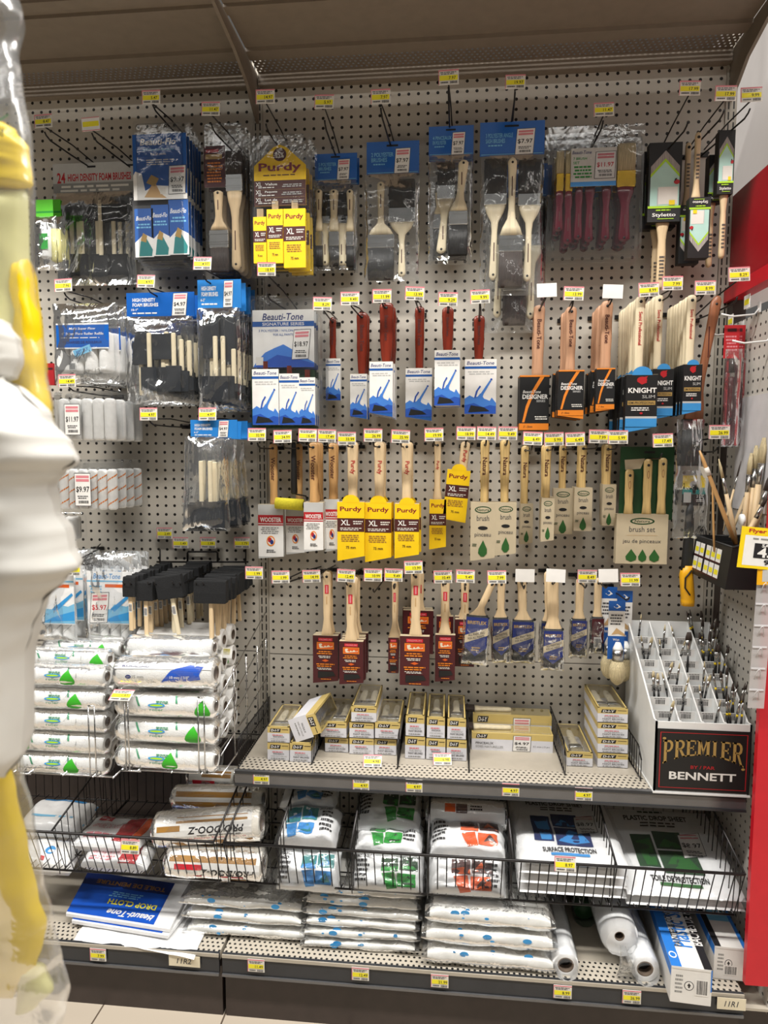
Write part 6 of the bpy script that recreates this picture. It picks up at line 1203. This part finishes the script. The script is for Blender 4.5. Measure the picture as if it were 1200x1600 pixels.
pbox((atZ(1141, 1537, Zb+.001).x+.002, -.372, Zb+.001), .068, .078, .31, 'shorter white carton with picture lid between the long carton and red post', [('r', 0, 0, .2, 1, 'ink'), ('r', .2, 0, .9, .25, 'white'), ('r', .24, .06, .86, .2, 'boxw'), ('r', .2, .26, .88, .72, 'sky'), ('p', [(.3, .5), (.5, .4), (.7, .5), (.84, .44), (.8, .62), (.5, .56)], 'ink'), ('r', .88, 0, 1, 1, 'blueb'), ('r', .2, .74, .88, .9, 'white')], FR[:4]+[('r', .3, .55, .75, .85, 'white'), ('b', .34, .58, .7, .82, 'ink')], rz=-3)
# ---------------------------------------------------------------- right side wall and its goods
t = pack('wall_scraper_pack', 'clear pack of black-handled trim tool with yellow grip end hanging by the upright', 'paint tool', 1088, 738, -.12)
card(t, 1066, 743, 1103, 790, -.125, [('r', 0, 0, 1, .4, 'yellow'), ('r', 0, .4, 1, .62, 'teal'), ('c', .5, .3, .2, .13, 'lgrey'), ('p', [(.4, .3), (.6, .3), (.56, .6), (.44, .6)], 'ink'), ('r', .06, .56, .38, .9, 'lgrey'), ('t', '2 1/2"', .76, .68, .1, 'white', dict(w=.3)), ('g', .58, .78, .95, .88, 2, 'white')], 'black', nm='printed_card')
bag(t, 1052, 735, 1106, 842, -.126, .026, seed=61)
o_ = Vector(t.location); a = at(1078, 800, -.12)-o_; b_ = at(1073, 880, -.12)-o_; c = at(1074, 946, -.12)-o_
G().loft([(a.z+.02, .006, .006, a.x), (a.z, .01, .008, a.x), (b_.z+.04, .012, .01, (a.x+b_.x)/2), (b_.z, .0125, .012, b_.x), (b_.z-.02, .014, .012, b_.x)], 'black').obj('grip', t)
g = G().loft([(b_.z-.005, .012, .013, b_.x+.001), (b_.z-.03, .0165, .0145, b_.x), (c.z+.02, .0165, .0145, c.x), (c.z+.018, .0155, .014, c.x), (c.z+.012, .0165, .0145, c.x), (c.z, .0155, .014, c.x)], 'rubber_yellow'); g.tube([(b_.x+.008, -.015, b_.z-.015), (b_.x-.007, -.016, b_.z-.035), (b_.x-.007, -.016, b_.z-.06), (b_.x+.006, -.015, b_.z-.078)], .002, 'black'); g.obj('grip_end', t)
hk(1123, 675, 1090, 706, -.12, 'clear-packed trim tool', '26.99', L=.22)
for u, Y, lb in ((1143, -.17, 'narrow dark red brush pack hanging on the side wall, front'), (1152, -.13, 'narrow dark red brush pack behind the front one on the side wall')):
    t = pack('trim_brush_pack', lb, 'brush pack', u, 508, Y); card(t, u-12, 508, u+12, 560, Y, [('r', .2, .1, .8, .2, 'maroon'), ('g', .1, .3, .9, .8, 5, 'pink')], 'red', nm='header_card')
    pbrush(t, u, 4, 560, 582, 590, 660, Y-.002, 'bristle_brown', 'maroon'); card(t, u-12, 560, u+12, 696, Y+.004, [('r', 0, 0, .2, 1, 'red'), ('r', .8, 0, 1, 1, 'red')], 'maroon', nm='backing_card'); bag(t, u-13, 545, u+13, 698, Y-.003, .014, m='clear_film', seed=u)
for k, (y, z) in enumerate(((-.10, -.655), (-.19, -.628), (-.26, -.70))):
    g = G().tube([(XS, y, z), (XS-.012, y, z-.016), (XS-.06, y, z-.02), (XS-.085, y, z-.014)], .0022, 'white_plastic').box(XS-.003, XS, y-.006, y+.006, z-.012, z+.012, 'white_plastic')
    if k < 2: g.box(XS-.03, XS-.0285, y-.015, y+.015, z-.002, z+.028, 'white').box(XS-.0305, XS-.03, y-.012, y+.012, z+.006, z+.018, 'lab')
    o = g.obj('side_hook'); tag(o, ('white wire hook on the side wall just below the red panel', 'white wire hook with yellow tag nearer the front of the side wall', 'lowest bare white wire hook on the side wall')[k], 'hook')
o = G().box(XS-.004, XS, -.36, -.10, -1.10, -.83, 'acrylic').obj('backing_sheet'); tag(o, 'pale grey plastic sheet on the side wall behind the artist brushes', 'sheet')
# black tray of artist brushes
X0, X1, YN, YFa, ZL, ZH = 1.128, XS-.001, -.335, -.115, -1.262, -1.168
t = thing('brush_tray', 'black plastic tray with rows of small yellow price labels on the side wall', 'tray', ((X0+X1)/2, (YN+YFa)/2, ZL)); o_ = Vector(t.location)
P = lambda x, y, z: (x-o_.x, y-o_.y, z-o_.z); g = G()
a = [P(X0, YN, ZL), P(X0, YFa, ZL), P(X1, YFa, ZL), P(X1, YN, ZL)]; b_ = [P(X0+.012, YN, ZH), P(X0+.012, YFa, ZH), P(X1, YFa, ZH), P(X1, YN, ZH+.03)]
g.add(a+b_, [(0, 1, 2, 3)]+[(i, (i+1) % 4, 4+(i+1) % 4, 4+i) for i in range(4)], 'black'); g.tube(b_+[b_[0]], .0022, 'black'); 
for y in (-.26, -.19): g.box(X0+.013-o_.x, X1-o_.x, y-o_.y, y+.002-o_.y, .004, ZH-ZL-.006, 'black')
g.obj('tray_body', t)
g = G()
for r in range(2):
    for c in range(5):
        y0 = YFa-.012-c*.031-(.008 if c > 1 else 0); f0 = .86-r*.38; f1 = f0-.32
        q = lambda y, f, e=.0008: P(X0+.012*f-e, y, ZL+(ZH-ZL)*f)
        g.add([q(y0, f0), q(y0-.027, f0), q(y0-.027, f1), q(y0, f1)], [(3, 2, 1, 0)], 'white'); g.add([q(y0-.003, f0-.12, .0012), q(y0-.024, f0-.12, .0012), q(y0-.024, f0-.24, .0012), q(y0-.003, f0-.24, .0012)], [(3, 2, 1, 0)], 'lab')
    g.add([q(YFa-.01, f1-.01), q(YFa-.17, f1-.01), q(YFa-.17, f1-.035), q(YFa-.01, f1-.035)], [(3, 2, 1, 0)], 'maroon')
g.obj('price_labels', t)
def tall(tip, foot, Yt, Yf_, r, lb, up_=True, tm='bristle_beige', flat_=1.0, label_=False):
    a = at(*tip, Yt); b = at(*foot, Yf_); L = (a-b).length; t = thing('large_artist_brush', lb, 'artist brush', tuple(b)); q = (a-b).normalized().to_track_quat('Z', 'Y'); t.rotation_mode = 'QUATERNION'; t.rotation_quaternion = q
    if not up_: G().loft([(0, r*.9, r*.9), (L*.3, r, r), (L*.9, r*.8, r*.8), (L, r*.4, r*.4)], 'wood_oak', n=12, e=2).obj('handle', t)
    else:
        G().loft([(0, r*.5, r*.5), (L*.3, r*1.05, r*1.05), (L*.62, r*.8, r*.8)], 'wood', n=12, e=2).obj('handle', t); G().loft([(L*.6, r*.84, r*.84), (L*.78, r*.8*flat_, r*.7)], 'metal', n=12, e=2).obj('ferrule', t); G().loft([(L*.78, r*.8*flat_, r*.66), (L*.9, r*.85*flat_, r*.6), (L, r*.4*flat_, r*.15)], tm, n=12, e=2).obj('bristles', t)
    if label_: G().box(-.016, .002, -r-.0015, -r-.001, L*.72, L*.84, 'paper').cyl((0, 0, L*.74), (0, 0, L*.82), r*1.1, r*1.1, 'paper').obj('paper_label', t)
tall((1093, 704), (1149, 850), -.30, -.29, .0048, 'large artist brush standing handle up with a paper flag label', False, label_=True)
tall((1123, 717), (1152, 852), -.27, -.27, .0052, 'artist brush with pointed pale bristles leaning left in the tray')
tall((1158, 720), (1130, 830), -.2, -.2, .0028, 'thin artist brush leaning right behind the pointed one', tm='bristle_brown')
tall((1113, 752), (1116, 862), -.25, -.25, .0026, 'plain thin pale wooden stick standing in the tray', False)
tall((1174, 708), (1158, 860), -.24, -.25, .006, 'flat pale-bristled artist brush, leftmost of the right-hand cluster', flat_=1.3)
tall((1182, 696), (1168, 860), -.24, -.25, .0065, 'tallest flat pale-bristled artist brush in the tray cluster', flat_=1.4)
tall((1194, 684), (1172, 865), -.26, -.27, .0075, 'broad flat artist brush with long silver ferrule, rightmost cluster', flat_=1.6)
tall((1204, 740), (1168, 862), -.29, -.29, .007, 'dark-bristled artist brush leaning strongly right in the tray', tm='bristle_brown', flat_=1.2)
tall((1202, 770), (1150, 868), -.31, -.3, .006, 'thick wooden artist brush leaning right across the tray front', tm='bristle_brown')
tall((1180, 735), (1140, 840), -.18, -.19, .004, 'slim artist brush leaning right at the tray back', tm='bristle_brown')
o = G().cyl((0, 0, 0), (.006, 0, 0), .012, .012, 'white_plastic', 20).obj('sign_clip', None, tuple(at(1157, 812, -.37))); tag(o, 'round white plastic clip behind the yellow flyer sign', 'clip')
# flyer sign, small card and hook strip at the front post
Ys = -.44; a = at(1160, 822, Ys); W = .15; H_ = .084
t = tag(G().box(0, W, 0, .001, -H_, 0, 'yellow').art(0, 0, W, H_, 0, [('r', .06, .2, 1, .93, 'white'), ('t', 'Flyer Price', .36, .1, .12, 'red', dict(w=.52, b=2)), ('g', .1, .24, .9, .32, 1, 'grey'), ('r', .2, .38, .9, .74, 'ink'), ('t', 'SAVE', .4, .43, .08, 'white', dict(w=.2, b=2)), ('t', '45%', .46, .6, .24, 'white', dict(w=.42, b=2)), ('t', '9.97', .5, .83, .13, 'ink', dict(w=.3, b=2))]).obj('flyer_sign', None, tuple(a), (R(0), R(5), R(6))), 'yellow-bordered flyer price sign at the front of the side wall', 'sign')
a = at(1184, 882, Ys+.006); t = tag(G().box(0, .1, 0, .001, -.042, 0, 'rubber_yellow').art(0, 0, .1, .042, 0, [('r', .1, .0, 1, .84, 'lgrey')]).obj('price_card', None, tuple(a)), 'orange-bordered blank card just under the flyer sign', 'card')
a = at(1183, 905, -.43); b_ = at(1168, 1106, -.43); g = G(); W = .032; H_ = a.z-b_.z; sx = b_.x-a.x
g.prism([(0, 0), (sx, -H_), (sx+W, -H_), (W, 0)], -.0008, .0008, 'strip_clear')
for k in range(6):
    z = -H_*(k+.12)/6; x = sx*(k+.3)/6+W*.45; g.tube([(x-.006, -.001, z-.022), (x-.003, -.006, z-.004), (x, -.008, z), (x+.003, -.006, z-.004), (x+.006, -.001, z-.022)], .0009, 'acrylic', 5); g.box(x-.014, x+.014, -.0022, -.0008, z-.002, z+.001, 'acrylic')
tag(g.obj('hook_strip', None, tuple(a)), 'clear plastic merchandising strip with six moulded hooks on the red post', 'hook strip')
# ---------------------------------------------------------------- things hanging close to the camera on the left
def near(name, lb, cat, rows, uL, Y, th, m, amp, seed, parts=(), nv=70, fs=6, extra=None):
    """a soft hanging thing; rows = (pixel row, right-hand pixel column) of its silhouette"""
    o = at(10, rows[len(rows)//2][0], Y); t = thing(name, lb, cat, tuple(o))
    def edge(rr, v):
        for (a0, b0), (a1, b1) in zip(rr, rr[1:]):
            if a0 <= v <= a1: k = (v-a0)/max(1, a1-a0); k = k*k*(3-2*k); return b0+(b1-b0)*k
        return rr[-1][1]
    def surf(rr, uL_, th_, sgn, amp_, sd):
        v0, v1 = rr[0][0], rr[-1][0]
        def f(u, w_):
            v = v0+(v1-v0)*w_; ur = edge(rr, v); uu = uL_+(ur-uL_)*u; p = at(uu, v, Y)-o; s = 2*u-1
            k = max(0, 1-abs(s)**2.4)**.5*(min(1, w_*12)**.5)*(min(1, (1-w_)*12)**.5)
            n1 = noise.noise(Vector((u*1.6+sd, w_*fs, 1)))+.5*noise.noise(Vector((u*4+sd, w_*fs*2.4, 2)))
            return (p.x, -sgn*(th_*k/2+amp_*n1*k), p.z+amp_*.3*n1*(1 if 0 < w_ < 1 else 0))
        return f
    G().grid(surf(rows, uL, th, 1, amp, seed), 26, nv, m).grid(surf(rows, uL, th, -1, amp, seed+5), 14, nv, m).obj(parts[0] if parts else name, t)
    for nm, rr, ul, th_, mm, am in (extra or []): G().grid(surf(rr, ul, th_, 1, am, seed+9), 18, 30, mm).grid(surf(rr, ul, th_, -1, am, seed+3), 10, 30, mm).obj(nm, t)
    return t
Yn = -1.22
t = near('hanging_yellow_bag', 'tall clear bag of yellow goods hanging very close at the left edge', 'bag', [(-30, 22), (25, 36), (75, 25), (110, 32), (230, 49), (300, 54), (400, 52), (500, 60), (570, 72), (650, 86), (700, 92)], -90, Yn, .05, 'clear_near', .006, 3, ('clear_film_bag',),
    extra=[('upper_yellow_card', [(190, 6), (205, 26), (235, 46), (290, 52), (300, 30)], -80, .03, 'pack_yellow', .002), ('pale_goods', [(292, 44), (380, 46), (470, 50), (560, 44), (690, 40)], -80, .035, 'pack_pale', .003), ('bright_yellow_goods', [(400, 46), (450, 54), (520, 64), (580, 70), (640, 80), (690, 84)], 22, .03, 'pack_yellow', .003)])
o_ = Vector(t.location); a = at(12, 238, Yn)-o_; G().art(a.x-.01, a.z+.012, .03, .024, -.031, [('p', [(0, .1), (.3, .2), (1.1, -.3), (1.1, -.26), (.3, .26), (0, .16)], 'green'), ('t', 'ouse', .7, .3, .3, 'dgreen', dict(w=.5, rot=-12))]).obj('printed_word', t)
near('hanging_yellow_bag', 'lower clear bag of yellow goods at the bottom left corner', 'bag', [(1150, 20), (1215, 34), (1280, 50), (1380, 68), (1440, 84), (1500, 98), (1540, 110), (1570, 104), (1640, 84)], -90, Yn-.01, .05, 'clear_near', .006, 31, ('clear_film_bag',),
    extra=[('yellow_goods', [(1180, 14), (1240, 26), (1320, 44), (1400, 60), (1440, 74), (1470, 68), (1510, 56), (1560, 20)], -80, .03, 'pack_yellow', .003), ('pale_tag', [(1508, 66), (1520, 72), (1545, 84), (1570, 60), (1580, 30)], 28, .02, 'pack_pale', .001)])
near('crumpled_white_bundle', 'large soft crumpled white bundle hanging out of focus at the left', 'bundle', [(588, 4), (610, 32), (650, 66), (690, 104), (720, 118), (738, 92), (760, 74), (800, 84), (830, 104), (860, 108), (885, 122), (905, 98), (940, 66), (985, 50), (1030, 38), (1100, 38), (1180, 34), (1215, 8)], -120, Yn-.06, .1, 'glove_white', .009, 12, nv=110, fs=11)
near('crumpled_white_bundle', 'small rounded white bundle just above the large crumpled one', 'bundle', [(490, -20), (505, 6), (530, 26), (560, 30), (588, 20), (600, -10)], -120, Yn-.05, .06, 'glove_white', .006, 17, nv=40, fs=4)
